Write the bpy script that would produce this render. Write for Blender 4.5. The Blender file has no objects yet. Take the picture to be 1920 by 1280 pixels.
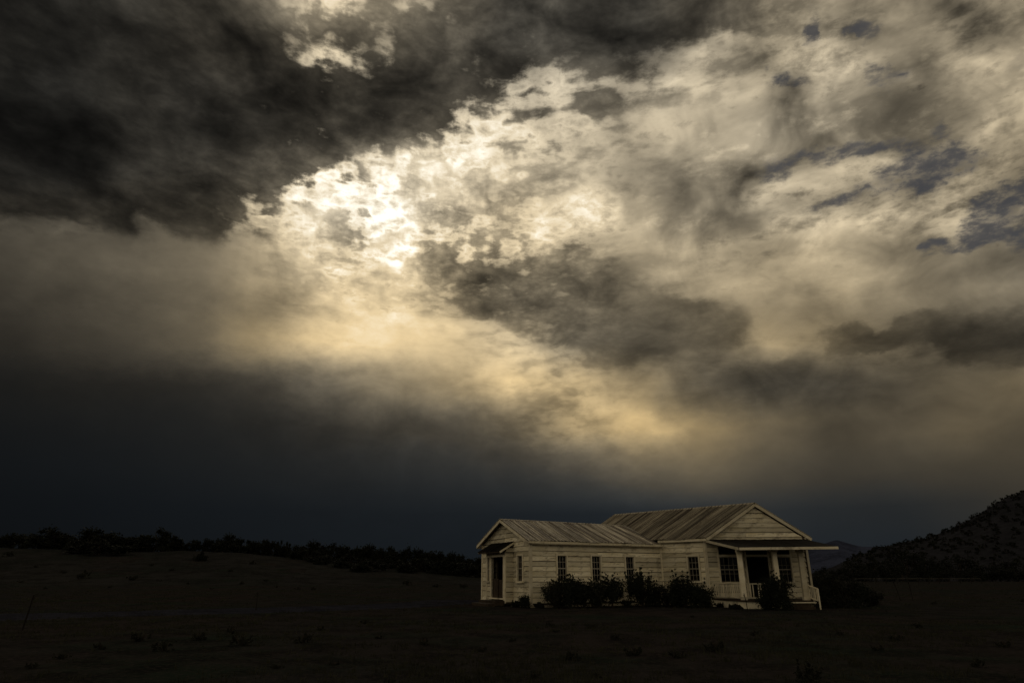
import bpy, bmesh, math, random
import numpy as np
from mathutils import Vector, Matrix

random.seed(7)
scene = bpy.context.scene
R = math.radians

# ------------------------------------------------------------------ camera
F_PX, PITCH, EYE = 1200.0, R(20.14), 1.40
cam_d = bpy.data.cameras.new("camera")
cam = bpy.data.objects.new("camera", cam_d)
scene.collection.objects.link(cam)
cam.location = (0, 0, EYE)
cam.rotation_euler = (R(90) + PITCH, 0, 0)
cam_d.sensor_width = 36.0
cam_d.lens = 36.0 * F_PX / 1920.0
cam_d.clip_end = 30000
cam_d.clip_start = 0.1
scene.camera = cam
CP, SP = math.cos(PITCH), math.sin(PITCH)

# ------------------------------------------------------------------ exposure
scene.view_settings.view_transform = 'Standard'
scene.view_settings.look = 'None'
scene.view_settings.exposure = 0.0
scene.view_settings.gamma = 1.0
scene.view_settings.use_curve_mapping = False
scene.cycles.max_bounces = 6
scene.cycles.diffuse_bounces = 3
scene.cycles.glossy_bounces = 3
scene.cycles.transparent_max_bounces = 8

# ------------------------------------------------------------------ veiled sun low in the west, ahead of the camera
SUN_AZ, SUN_EL = R(-11.8), R(31.0)
sd = bpy.data.lights.new("sun", 'SUN')
sd.energy = 0.12
sd.angle = R(14)
sd.color = (1.0, 0.9, 0.72)
sun = bpy.data.objects.new("sun", sd)
scene.collection.objects.link(sun)
sdir = Vector((math.sin(SUN_AZ) * math.cos(SUN_EL), math.cos(SUN_AZ) * math.cos(SUN_EL), math.sin(SUN_EL)))
sun.rotation_euler = (-sdir).to_track_quat('-Z', 'Y').to_euler()
sun.location = (0, 0, 60)

# ------------------------------------------------------------------ the storm sky
# Sky character on a coarse azimuth/elevation chart: thick-cloud tone, thin-cloud tone,
# warmth, thick-cloud cover, clear gaps.  Noise turns the chart into clouds.
GX = np.arange(0, 1921, 120)
GY = np.arange(0, 1041, 80)
LO = """
34 35 40 54 66 100 96 82 68 52 54 56 86 96 92 86 96
34 30 38 42 56 84 86 74 66 58 58 62 92 96 92 92 104
27 27 33 38 42 48 50 52 62 68 80 98 124 100 88 96 116
26 23 33 34 38 42 46 66 118 104 120 140 112 92 84 92 128
30 22 34 40 46 80 160 172 140 140 135 108 88 96 90 100 118
44 38 42 50 64 178 172 145 124 150 140 112 112 116 105 100 95
60 66 72 84 108 145 165 108 104 104 126 140 148 144 124 100 88
50 60 69 84 104 150 178 140 88 78 84 94 116 126 108 102 104
36 47 58 72 108 172 192 165 118 76 72 74 92 78 64 58 54
26 29 33 39 52 84 104 122 152 120 104 72 64 64 70 84 90
22 24 26 30 36 45 58 64 70 108 140 116 88 72 72 78 72
19 21 23 26 30 33 38 45 52 62 74 84 68 58 60 58 60
16 17 19 21 23 25 27 29 30 32 36 40 42 38 36 40 46
16 17 18 20 22 24 25 25 27 29 32 34 36 34 34 38 42
"""
HI = """
42 44 54 70 92 225 190 170 120 120 120 140 150 152 138 142 172
46 42 48 64 130 228 180 140 140 130 150 170 196 196 150 176 166
42 40 52 60 100 225 200 205 225 225 225 220 206 190 146 166 176
40 38 50 70 150 215 240 250 252 245 232 218 184 140 134 156 205
46 44 60 120 235 268 272 256 245 245 222 186 166 168 170 196 208
74 72 86 116 196 272 290 256 225 238 222 176 184 196 200 208 188
66 74 88 110 152 230 255 235 218 226 192 192 192 182 172 158 140
54 64 74 92 130 195 226 228 184 160 158 164 154 152 138 132 132
42 53 65 88 145 216 234 222 206 156 142 130 154 144 134 124 120
28 31 35 41 58 98 128 160 206 196 156 116 94 88 90 106 106
24 26 28 32 38 48 62 72 104 188 202 152 106 90 88 98 84
21 23 25 28 31 35 40 47 56 68 98 102 76 66 66 64 66
18 19 21 23 25 27 29 31 32 34 39 43 45 41 39 44 50
17 18 19 21 23 25 26 26 28 30 33 36 38 36 36 41 45
"""
WA = """
40 40 42 46 50 55 55 50 42 42 42 46 58 58 60 60 62
40 40 42 46 50 55 52 46 42 42 42 48 58 55 58 60 62
38 38 42 42 45 50 48 46 46 46 48 52 55 52 55 60 62
38 38 42 42 44 48 48 50 50 50 52 54 50 52 55 60 66
40 38 42 44 50 52 50 52 55 52 52 54 54 58 60 64 68
48 48 50 54 60 50 44 56 62 56 56 56 56 60 62 62 60
50 52 54 58 66 62 62 64 64 60 60 60 62 62 60 56 52
50 52 55 60 72 72 72 70 60 58 60 64 66 66 62 58 56
46 50 54 62 82 82 80 78 70 55 56 62 76 74 66 60 56
34 38 40 42 46 52 64 76 84 82 78 58 50 52 60 68 74
22 24 26 30 36 42 46 50 66 84 94 88 74 66 66 72 68
10 12 15 18 22 26 28 30 36 46 62 72 58 52 52 56 58
4 4 4 5 6 8 8 8 8 8 12 16 20 18 18 28 38
2 2 2 2 2 2 2 2 2 2 4 6 8 8 8 20 32
"""
def grid(t):
    return np.array([[float(v) for v in r.split()] for r in t.strip().splitlines()])
LOg, HIg, WAg = grid(LO), grid(HI), grid(WA)
WAg[:6, 11:] = WAg[:6, 11:] * .5 + 25; WAg[4:9, 4:9] -= 2; HIg[1:7, 9:] *= .90; HIg[2:6, 8:12] *= .96; HIg[1:5, 12:15] *= .95

def bilin(g, x, y):
    x = np.clip(x / 120.0, 0, g.shape[1] - 1.001); y = np.clip(y / 80.0, 0, g.shape[0] - 1.001)
    i = x.astype(int); j = y.astype(int); fx = x - i; fy = y - j
    fx = fx * fx * (3 - 2 * fx) * .5 + fx * .5; fy = fy * fy * (3 - 2 * fy) * .5 + fy * .5
    return (g[j, i] * (1 - fx) + g[j, i + 1] * fx) * (1 - fy) + (g[j + 1, i] * (1 - fx) + g[j + 1, i + 1] * fx) * fy

# polygons of thick cloud: (amount, blur, points)
POLYS = [
 (1.15, 14, [(-300,-300),(520,-300),(515,0),(530,50),(520,100),(560,140),(606,128),(660,134),(710,118),(760,108),(830,128),(866,150),
        (866,172),(838,196),(842,236),(790,262),(716,276),(640,296),(590,318),(548,346),(538,372),(500,388),(462,392),(436,410),(424,446),
        (398,454),(362,430),(312,430),(292,404),(246,396),(246,440),(216,452),(190,424),(128,404),(60,396),(-300,350)]),
 (1.05, 22, [(735,30),(770,40),(816,30),(830,-300),(1500,-300),(1400,-10),(1356,36),(1240,70),(1150,88),(1118,122),(1060,122),(1005,104),
        (985,120),(955,150),(930,156),(892,150),(850,140),(760,122),(740,112),(735,80)]),
 (0.75, 12, [(1085,122),(1150,108),(1215,112),(1240,146),(1160,152),(1140,138)]),
 (0.7, 10, [(1070,165),(1120,170),(1165,180),(1180,212),(1130,216),(1090,206)]),
 (0.6, 12, [(865,170),(905,162),(930,186),(905,205),(868,215)]),
 (0.66, 16, [(760,486),(820,468),(880,505),(940,490),(1000,474),(1060,458),(1110,468),(1150,500),(1215,505),(1160,528),(1200,552),
        (1300,568),(1380,590),(1420,620),(1380,650),(1300,644),(1215,660),(1150,682),(1080,662),(1010,622),(940,592),(880,582),(840,560),(800,530),(764,512)]),
 (0.35, 14, [(1300,580),(1400,600),(1390,640),(1310,630)]),
 (0.5, 22, [(1150,410),(1230,380),(1330,385),(1360,415),(1270,440),(1180,455)]),
 (0.45, 20, [(1200,320),(1300,300),(1440,310),(1420,345),(1300,350),(1210,345)]),
 (0.5, 26, [(1430,215),(1520,180),(1600,160),(1680,150),(1760,190),(1700,230),(1600,250),(1480,262)]),
 (1.5, 4, [(1538,640),(1575,626),(1620,620),(1650,634),(1720,636),(1660,648),(1580,652),(1550,650)]),
 (1.3, 5, [(1665,606),(1740,598),(1930,592),(1930,612),(1800,624),(1700,622)]),
 (1.3, 6, [(1740,650),(1830,636),(2100,622),(2100,674),(1880,674),(1780,664)]),
 (0.65, 16, [(1240,740),(1330,736),(1420,690),(1560,690),(1680,740),(1700,780),(1600,770),(1470,740),(1440,764),(1360,762),(1300,748)]),
 (0.7, 9, [(975,736),(1040,730),(1090,740),(1080,754),(1010,758),(975,748)]),
 (0.7, 6, [(1340,0),(1440,10),(1500,60),(1440,70),(1370,60)]),
 (0.55, 10, [(770,320),(900,345),(1000,300),(1080,330),(1060,365),(960,370),(880,400),(830,420),(770,380)]),
 (0.5, 9, [(596,400),(650,398),(660,440),(645,458),(600,450)]),
 (0.45, 9, [(510,480),(620,474),(665,480),(650,500),(540,500)]),
 (0.55, 8, [(755,470),(830,460),(870,505),(800,520),(752,516)]),
 (0.35, 12, [(1180,835),(1300,826),(1340,836),(1280,850),(1200,850)]),
 (0.5, 5, [(1500,818),(1600,822),(1720,828),(1790,836),(1690,838),(1560,828)]),
 (0.5, 5, [(1820,842),(1930,838),(1930,850),(1840,850)]),
]
# bright openings: (amount, x, y, rx, ry, angle)
OPEN = [(-.75,612,112,40,13,-8),(-.3,640,15,30,30,0),(-.3,725,85,12,30,20),(.6,590,62,60,24,0),(.5,690,40,34,44,20),(.25,560,20,40,30,0),(-.6,620,330,70,45,-20),(-.5,560,360,30,20,0),(-.5,700,395,48,38,0),
        (-.5,740,420,30,22,0),(-.5,1040,150,40,30,0),(-.4,1260,150,110,40,0),(-.5,1080,410,80,45,0),(-.4,1000,420,60,40,0),(-.45,790,455,60,10,5),
        (-.45,800,535,60,9,15),(-.4,690,500,60,16,0),(-.3,1120,260,140,30,0),(-.4,960,230,60,40,0),(-.4,880,255,60,30,0),(-.35,1340,470,120,30,-8),
        (-.35,1280,520,110,30,0),(-.35,1540,110,60,50,0),(-.4,1200,780,80,10,18),(-.4,1110,762,90,8,18),(-.45,1270,845,34,10,0),(-.4,1230,800,60,10,20),
        (-.35,960,720,120,16,18),(-.35,620,640,110,36,0),(-.3,1440,620,60,50,0),(-.25,860,40,40,20,0),(-.5,840,15,50,16,0),
        (-.2,1010,55,18,14,0),(-.4,470,375,30,30,0),(-.3,290,395,30,14,0)]
GAPS = [(.95,1523,44,9,24,10),(.95,1612,56,30,9,4),(.8,1648,130,44,15,4),(.6,1480,150,34,20,0),(.5,1448,140,14,10,0),(.5,1520,85,18,12,0),(.8,1480,86,12,8,0),
        (1.0,1610,288,110,16,-4),(1.0,1700,330,110,26,-6),(.9,1620,360,90,14,-18),(.8,1520,395,60,10,-20),(.8,1760,300,60,20,-15),(1.0,1800,330,70,22,-20),
        (1.1,1880,385,70,34,-28),(1.0,1830,420,60,22,-10),(.9,1900,450,60,14,-5),(.6,1700,395,60,14,-25),(.5,1900,120,20,14,-30),(.5,1650,170,30,14,0),(.5,1455,330,40,16,0),
        (.45,1760,240,24,10,-25),(.6,1780,460,110,8,0)]
LIT = [(1.0,1600,305,22,12,-20),(.9,1655,300,35,12,-25),(.9,1760,370,100,16,-28),(.9,1840,330,70,16,-35),(.9,1640,430,90,22,-10),(.8,1790,415,50,18,-10),
       (.8,1560,340,60,14,-15),(.8,1500,420,70,20,-25),(.6,1640,345,24,9,0),(.7,1790,440,30,10,0),(.7,1860,438,22,10,0),(.6,1900,405,30,12,-20)]

DARKS = [(560,400,24,7,0),(500,440,26,7,0),(735,445,20,6,0),(710,455,14,6,0),(685,520,24,6,0),(600,580,40,9,0),(820,300,24,8,0),(930,420,24,8,-10),(950,290,26,8,0),(880,350,20,8,0),(1110,290,30,8,0),(1160,250,24,12,0),(668,330,36,11,0),(785,352,34,10,5),(625,405,18,9,0),(610,430,20,8,0),(645,436,14,12,0),(620,455,34,8,5),(700,408,16,11,0),(772,388,28,9,0),(822,410,58,12,5),
 (740,372,24,7,0),(760,438,30,9,-5),(868,380,16,10,0),(846,345,24,13,0),(905,338,28,15,-20),(900,398,40,8,-8),(905,441,50,10,0),(628,484,40,9,0),(538,486,25,6,0),
 (515,505,36,12,5),(580,512,30,8,0),(640,537,66,9,3),(562,462,25,6,0),(711,560,26,9,0),(787,558,32,12,0),(1040,345,22,15,0),(990,352,30,12,-20),(1080,340,16,12,0),
 (975,206,22,8,-10),(1010,208,24,10,0),(1235,178,40,10,-10),(1330,190,22,12,0),(1320,238,18,20,0),(1355,88,40,12,0),(1390,118,40,10,-10),
 (1010,560,30,12,10),(1180,590,24,12,0),(1250,600,20,10,0),(1165,540,40,8,-5),(1240,495,30,8,-15),(1360,420,60,14,-5),(1530,545,40,10,20)]
BRIGHTS = [(520,420,30,12,0),(650,520,30,8,0),(770,330,30,8,0),(820,350,20,8,0),(880,420,24,7,-10),(930,300,40,14,-10),(960,330,24,8,0),(860,300,40,14,0),(690,400,38,40,0),(690,400,20,24,0),(640,350,40,14,-20),(735,422,22,15,0),(775,463,32,8,0),(622,504,24,11,10),(690,480,54,9,0),(868,482,20,13,30),(876,514,14,7,0),(905,536,10,6,0),(830,380,14,9,0),
 (600,340,40,22,-30),(560,372,24,12,0),(740,340,34,8,-8),(590,470,26,7,0),(530,460,30,6,0),(560,430,34,7,0),(660,560,50,10,0),(980,465,16,8,20),(990,512,12,8,0),(1010,548,12,6,0),
 (1060,425,44,26,0),(1110,395,50,26,-15),(1000,595,20,10,0),(1180,640,26,10,0),(1190,600,20,10,0),(1420,660,60,24,0),(1380,530,90,14,-10),(1330,460,80,14,-14),
 (1300,505,60,10,-10),(1400,395,50,10,-15),(1500,100,60,30,-20),(1560,95,30,34,0),(1780,62,16,9,0),(1885,12,16,8,0),(1850,130,50,30,-20),(1840,260,90,24,-30),(1900,200,60,30,-35),
 (1440,345,60,20,-15),(1470,425,50,16,-20),(1540,410,24,14,0),(1395,60,30,10,0),(1360,70,30,14,0),(1300,95,60,10,-5),(1060,240,40,12,0),(1010,150,50,26,0),(1080,225,20,10,0)]
W_, H_, SUB = 2400, 1300, 4            # working raster in photo-like pixels, step 4, offset 240
xs = np.arange(-240, 2161, SUB).astype(float); ys = np.arange(-120, 1101, SUB).astype(float)
PX, PY = np.meshgrid(xs, ys)
def poly_mask(pts):
    inside = np.zeros(PX.shape, bool); n = len(pts)
    for i in range(n):
        x0, y0 = pts[i]; x1, y1 = pts[(i + 1) % n]
        if y0 == y1: continue
        c = ((y0 > PY) != (y1 > PY)) & (PX < (x1 - x0) * (PY - y0) / (y1 - y0) + x0)
        inside ^= c
    return inside.astype(float)
def blur(a, s):
    k = max(1, int(3 * s / SUB)); t = np.arange(-k, k + 1) * SUB; w = np.exp(-t * t / (2 * s * s)); w /= w.sum()
    a = np.pad(a, k, mode='edge')
    a = np.apply_along_axis(lambda m: np.convolve(m, w, 'valid'), 1, a)
    return np.apply_along_axis(lambda m: np.convolve(m, w, 'valid'), 0, a)
def ell(x, y, rx, ry, ang):
    c, s = math.cos(R(ang)), math.sin(R(ang)); dx, dy = PX - x, PY - y
    u = (dx * c + dy * s) / rx; v = (-dx * s + dy * c) / ry
    return np.exp(-(u * u + v * v) * .7)
cover = np.full(PX.shape, 0.42)
cover -= .42 * np.clip((640 - PX) / 420, 0, 1) * np.clip((PY - 380) / 40, 0, 1)
cover += .12 * np.clip((PX - 1150) / 300, 0, 1) - .12 * np.exp(-(((PX - 700) / 170) ** 2 + ((PY - 400) / 90) ** 2))
for amt, b, pts in POLYS:
    cover += amt * blur(poly_mask(pts), b)
for amt, x, y, rx, ry, ang in OPEN:
    cover += (amt * .5 if amt < 0 and y > 130 else amt) * ell(x, y, rx, ry, ang)
for x, y, rx, ry, a_ in DARKS: cover += .36 * np.exp(-.35 * np.log(ell(x, y, rx, ry, a_)) ** 2 / .49)
for x, y, rx, ry, a_ in BRIGHTS: cover -= .34 * np.exp(-.35 * np.log(ell(x, y, rx, ry, a_)) ** 2 / .49)
def ss(a, b, t):
    t = np.clip((t - a) / (b - a), 0, 1); return t * t * (3 - 2 * t)
amp = 1 - .4 * ss(1050, 1250, PX) * ss(440, 520, PY) - .8 * ss(600, 400, PX) * ss(400, 460, PY) + 0 * PX
cover = np.where(cover > 1.0, 1.0 + (cover - 1.0) * .6, cover); cover = np.maximum(cover, -.12)
amp *= 1 - .6 * ss(560, 640, PY) * (1 - .6 * ss(800, 1000, PX) * ss(860, 700, PY))
amp *= 1 + .55 * np.exp(-(((PX - 780) / 300) ** 2 + ((PY - 420) / 120) ** 2)) + .35 * ss(1350, 1500, PX) * ss(480, 400, PY)
gap = np.zeros(PX.shape)
for amt, x, y, rx, ry, ang in GAPS:
    gap += amt * ell(x, y, rx, ry, ang)
for amt, x, y, rx, ry, ang in LIT:
    g = ell(x, y, rx, ry, ang) * amt
    gap -= g * .9; cover -= g * .6
gap = np.clip(gap * 1.5, -.4, 1.3)

AZ0, AZ1 = -52.0, 52.0
ELS = [0, 2.5, 5, 7.5, 10, 12] + [12 + .9 * i for i in range(1, 42)]
NA, NE = 121, len(ELS)
def sample(field, px, py):
    x = np.clip((px - xs[0]) / SUB, 0, field.shape[1] - 1.01); y = np.clip((py - ys[0]) / SUB, 0, field.shape[0] - 1.01)
    i = x.astype(int); j = y.astype(int); fx = x - i; fy = y - j
    return (field[j, i] * (1 - fx) + field[j, i + 1] * fx) * (1 - fy) + (field[j + 1, i] * (1 - fx) + field[j + 1, i + 1] * fx) * fy
az = np.radians(np.linspace(AZ0, AZ1, NA)); el = np.radians(np.array(ELS))
AZ, EL = np.meshgrid(az, el)
dx, dy, dz = np.sin(AZ) * np.cos(EL), np.cos(AZ) * np.cos(EL), np.sin(EL)
ff = np.maximum(dy * CP + dz * SP, .15); uu = -dy * SP + dz * CP
qx, qy = 960 + F_PX * dx / ff, 640 - F_PX * uu / ff
fLO, fHI, fWA = bilin(LOg, qx, qy) / 255, bilin(HIg, qx, qy) / 255, bilin(WAg, qx, qy) / 100
fCO, fGA = sample(cover, qx, qy) / 1.6, (sample(gap, qx, qy) + .4) / 1.7
fFL = sample(amp, qx, qy)

world = bpy.data.worlds.new("World"); scene.world = world; world.use_nodes = True
wt = world.node_tree; wt.nodes.clear()
wt_n, wt_l = wt.nodes, wt.links
def N(t, **k):
    n = wt_n.new(t)
    for a, b in k.items(): setattr(n, a, b)
    return n
def put(sock, v):
    if v is None: return
    if isinstance(v, bpy.types.NodeSocket): wt_l.new(v, sock)
    else: sock.default_value = v
def math_(op, a, b=None, c=None, clamp=False):
    n = N('ShaderNodeMath', operation=op); n.use_clamp = clamp
    put(n.inputs[0], a); put(n.inputs[1], b)
    if c is not None: put(n.inputs[2], c)
    return n.outputs[0]
def mrange(v, a, b, c=0., d=1., smooth=False):
    n = N('ShaderNodeMapRange'); n.interpolation_type = 'SMOOTHSTEP' if smooth else 'LINEAR'
    put(n.inputs[0], v); n.inputs[1].default_value = a; n.inputs[2].default_value = b; n.inputs[3].default_value = c; n.inputs[4].default_value = d
    return n.outputs[0]
def mixf(f, a, b):
    n = N('ShaderNodeMix', data_type='FLOAT'); put(n.inputs[0], f); put(n.inputs[2], a); put(n.inputs[3], b); return n.outputs[0]
def mixc(f, a, b, bt='MIX'):
    n = N('ShaderNodeMix', data_type='RGBA', blend_type=bt); put(n.inputs[0], f); put(n.inputs[6], a); put(n.inputs[7], b); return n.outputs[2]
tc = N('ShaderNodeTexCoord').outputs['Generated']
sep = N('ShaderNodeSeparateXYZ'); wt_l.new(tc, sep.inputs[0])
def wnoise(scale, detail=6, rough=.55, stretch=(1, 1, 1), rot=(0, 0, 0), off=0., dist=0., color=False):
    m = N('ShaderNodeMapping'); m.inputs['Scale'].default_value = stretch; m.inputs['Rotation'].default_value = rot
    m.inputs['Location'].default_value = (off, off * .7, off * 1.3)
    wt_l.new(tc, m.inputs['Vector'])
    n = N('ShaderNodeTexNoise'); n.inputs['Scale'].default_value = scale; n.inputs['Detail'].default_value = detail
    n.inputs['Roughness'].default_value = rough; n.inputs['Distortion'].default_value = dist
    wt_l.new(m.outputs[0], n.inputs['Vector'])
    return n.outputs['Color'] if color else n.outputs[0]
az_s = math_('ARCTAN2', sep.outputs[0], sep.outputs[1])
el_s = math_('ARCSINE', sep.outputs[2])
wob = wnoise(19, 7, .62, (1, 1, 1.5), off=3.1, color=True)
ws = N('ShaderNodeSeparateColor'); wt_l.new(wob, ws.inputs[0])
calm = mrange(el_s, R(4), R(13), .15, 1, True)
wa = math_('MULTIPLY', math_('SUBTRACT', ws.outputs[0], .5), math_('MULTIPLY', calm, .05))
we = math_('MULTIPLY', math_('SUBTRACT', ws.outputs[1], .5), math_('MULTIPLY', calm, .036))
u = mrange(math_('ADD', az_s, wa), R(AZ0), R(AZ1)); v = math_('ADD', el_s, we)

def chart(f3, after=None):
    prev = None
    comb = N('ShaderNodeCombineColor')
    for i in range(3): wt_l.new(u, comb.inputs[i])
    for j in range(NE):
        c = N('ShaderNodeRGBCurve'); mp = c.mapping; mp.use_clip = False
        for ch in range(3):
            cv = mp.curves[ch]; row = f3[ch][j]
            cv.points[0].location = (0, float(row[0])); cv.points[1].location = (1, float(row[-1]))
            for i in range(1, NA - 1): cv.points.new(i / (NA - 1), float(row[i]))
        mp.update()
        if prev is None and after is None: wt_l.new(comb.outputs[0], c.inputs['Color'])
        else:                                  # keeps the rows evaluated one after the other (shader stack)
            vm = N('ShaderNodeVectorMath', operation='MULTIPLY_ADD'); wt_l.new(prev if prev is not None else after, vm.inputs[0])
            vm.inputs[1].default_value = (1e-7,) * 3; wt_l.new(comb.outputs[0], vm.inputs[2]); wt_l.new(vm.outputs[0], c.inputs['Color'])
        if prev is None: prev = c.outputs[0]
        else: prev = mixc(mrange(v, R(ELS[j - 1]), R(ELS[j])), prev, c.outputs[0])
    s = N('ShaderNodeSeparateColor'); wt_l.new(prev, s.inputs[0])
    return s.outputs, prev
A, last_row = chart((fLO, fHI, fWA)); B, _ = chart((fCO, fGA, fFL), last_row)
# beyond the charted quarter an unseen broken overcast goes on, its tones set to light the walls
far_a = math_('MAXIMUM', mrange(math_('ABSOLUTE', az_s), R(46), R(62), 0, 1, True), mrange(el_s, R(47), R(58), 0, 1, True))
low = mrange(el_s, R(0), R(16), 0, 1, True)
SURR_LO, SURR_HI = 0.40, 0.82
zen = mrange(el_s, R(40), R(62), 0, 1, True)          # dark cloud carried on overhead out of view, added to darken the ground
lo = mixf(far_a, A[0], mixf(low, .26, mixf(zen, SURR_LO, .17))); hi = mixf(far_a, A[1], mixf(low, .38, mixf(zen, SURR_HI, .34))); wa_ = mixf(far_a, A[2], mixf(low, .45, .48))
cov = mixf(far_a, math_('MULTIPLY', B[0], 1.6), .42)
gp = mixf(far_a, math_('SUBTRACT', math_('MULTIPLY', B[1], 1.7), .4), .1)
# cloud structure
n_big = wnoise(7, 9, .6, (1, 1, 1.7), off=1.7, dist=.35)
n_alto = wnoise(30, 4, .5, (1, 1, 2.5), rot=(0, R(10), 0), off=5.3, dist=.3)
n_fine = wnoise(42, 6, .62, (1, 1, 1.8), off=8.8, dist=.2)
n_streak = wnoise(17, 7, .6, (.36, 1, 2.0), rot=(0, R(26), 0), off=2.2, dist=.3)
side = mrange(az_s, R(2), R(22), 0, 1, True)
nn = math_('ADD', math_('MULTIPLY', math_('SUBTRACT', n_big, .5), .55), math_('MULTIPLY', math_('SUBTRACT', mixf(side, n_alto, n_streak), .5), 2.5))
nn = math_('ADD', nn, math_('MULTIPLY', math_('SUBTRACT', n_fine, .5), 1.7))
n_vert = wnoise(26, 4, .52, (1.4, 1, .4), off=6.6, dist=.2)        # ragged fringe hanging from the storm cloud
fringe = math_('MULTIPLY', mrange(az_s, R(8), R(-4), 0, 1, True), mrange(el_s, R(20), R(28), 0, 1, True))
nn = math_('ADD', nn, math_('MULTIPLY', math_('MULTIPLY', math_('SUBTRACT', n_vert, .5), 1.3), fringe))
nn = math_('MULTIPLY', nn, mixf(far_a, B[2], 1.0))
c_raw = math_('ADD', cov, nn)
k = mrange(c_raw, .0, .95, 0, 1, True)
V = mixf(k, hi, lo)
# relief on the cloud bodies
n_puff = wnoise(10, 4, .5, (1, 1, 1.5), off=11.3, dist=.5)
relief = math_('ADD', math_('MULTIPLY', math_('SUBTRACT', n_big, .5), .8), math_('MULTIPLY', math_('SUBTRACT', n_puff, .5), 1.9))
ramp_ = mrange(el_s, R(5), R(16), .12, 1, True)
V = math_('MULTIPLY', V, math_('ADD', 1.0, math_('MULTIPLY', math_('MULTIPLY', math_('MULTIPLY', relief, mrange(V, .25, .9, 1.25, .3)), ramp_), mixf(far_a, B[2], 1.0))))
V = math_('MULTIPLY', V, math_('ADD', 1.0, math_('MULTIPLY', math_('MULTIPLY', math_('ADD', math_('MULTIPLY', math_('SUBTRACT', mixf(side, n_alto, n_streak), .5), mixf(side, .6, .95)), math_('MULTIPLY', math_('SUBTRACT', n_fine, .5), .75)), mixf(far_a, B[2], 1.0)), ramp_)))
# warmth to colour (display-coded), then to scene light
cold, neut, yell = (.84, 1.0, 1.16, 1), (1.04, .975, .85, 1), (1.12, .955, .66, 1)
tint = mixc(mrange(wa_, .0, .45), cold, neut); tint = mixc(mrange(wa_, .45, 1.0), tint, yell)
tint = mixc(mrange(V, .85, 1.05), tint, (1.0, .97, .90, 1))
vc = N('ShaderNodeVectorMath', operation='SCALE'); wt_l.new(tint, vc.inputs[0]); wt_l.new(V, vc.inputs['Scale'])
dc = N('ShaderNodeVectorMath', operation='MULTIPLY_ADD'); wt_l.new(vc.outputs[0], dc.inputs[0]); dc.inputs[1].default_value = (1 / 1.055,) * 3; dc.inputs[2].default_value = (.055 / 1.055,) * 3
gm = N('ShaderNodeGamma'); wt_l.new(dc.outputs[0], gm.inputs[0]); gm.inputs[1].default_value = 2.4
# clear sky seen through the gaps
sky = N('ShaderNodeTexSky'); sky.sky_type = 'NISHITA'; sky.sun_disc = False; sky.sun_elevation = SUN_EL; sky.sun_rotation = SUN_AZ
sk = N('ShaderNodeVectorMath', operation='SCALE'); wt_l.new(sky.outputs[0], sk.inputs[0]); sk.inputs['Scale'].default_value = .011
gk = mrange(math_('MULTIPLY_ADD', mrange(gp, .1, .5), math_('ADD', math_('MULTIPLY', math_('SUBTRACT', n_streak, .5), 3.2), math_('MULTIPLY', math_('SUBTRACT', n_fine, .5), 3.0)), gp), .2, 1.5, 0, .88, True)
col = mixc(gk, gm.outputs[0], mixc(.72, sk.outputs[0], (.068, .066, .068, 1)))
bg = N('ShaderNodeBackground'); wt_l.new(col, bg.inputs[0]); bg.inputs[1].default_value = 1.0
out = N('ShaderNodeOutputWorld'); wt_l.new(bg.outputs[0], out.inputs[0])
world.cycles.sampling_method = 'MANUAL'
world.cycles.sample_map_resolution = 512

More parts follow.
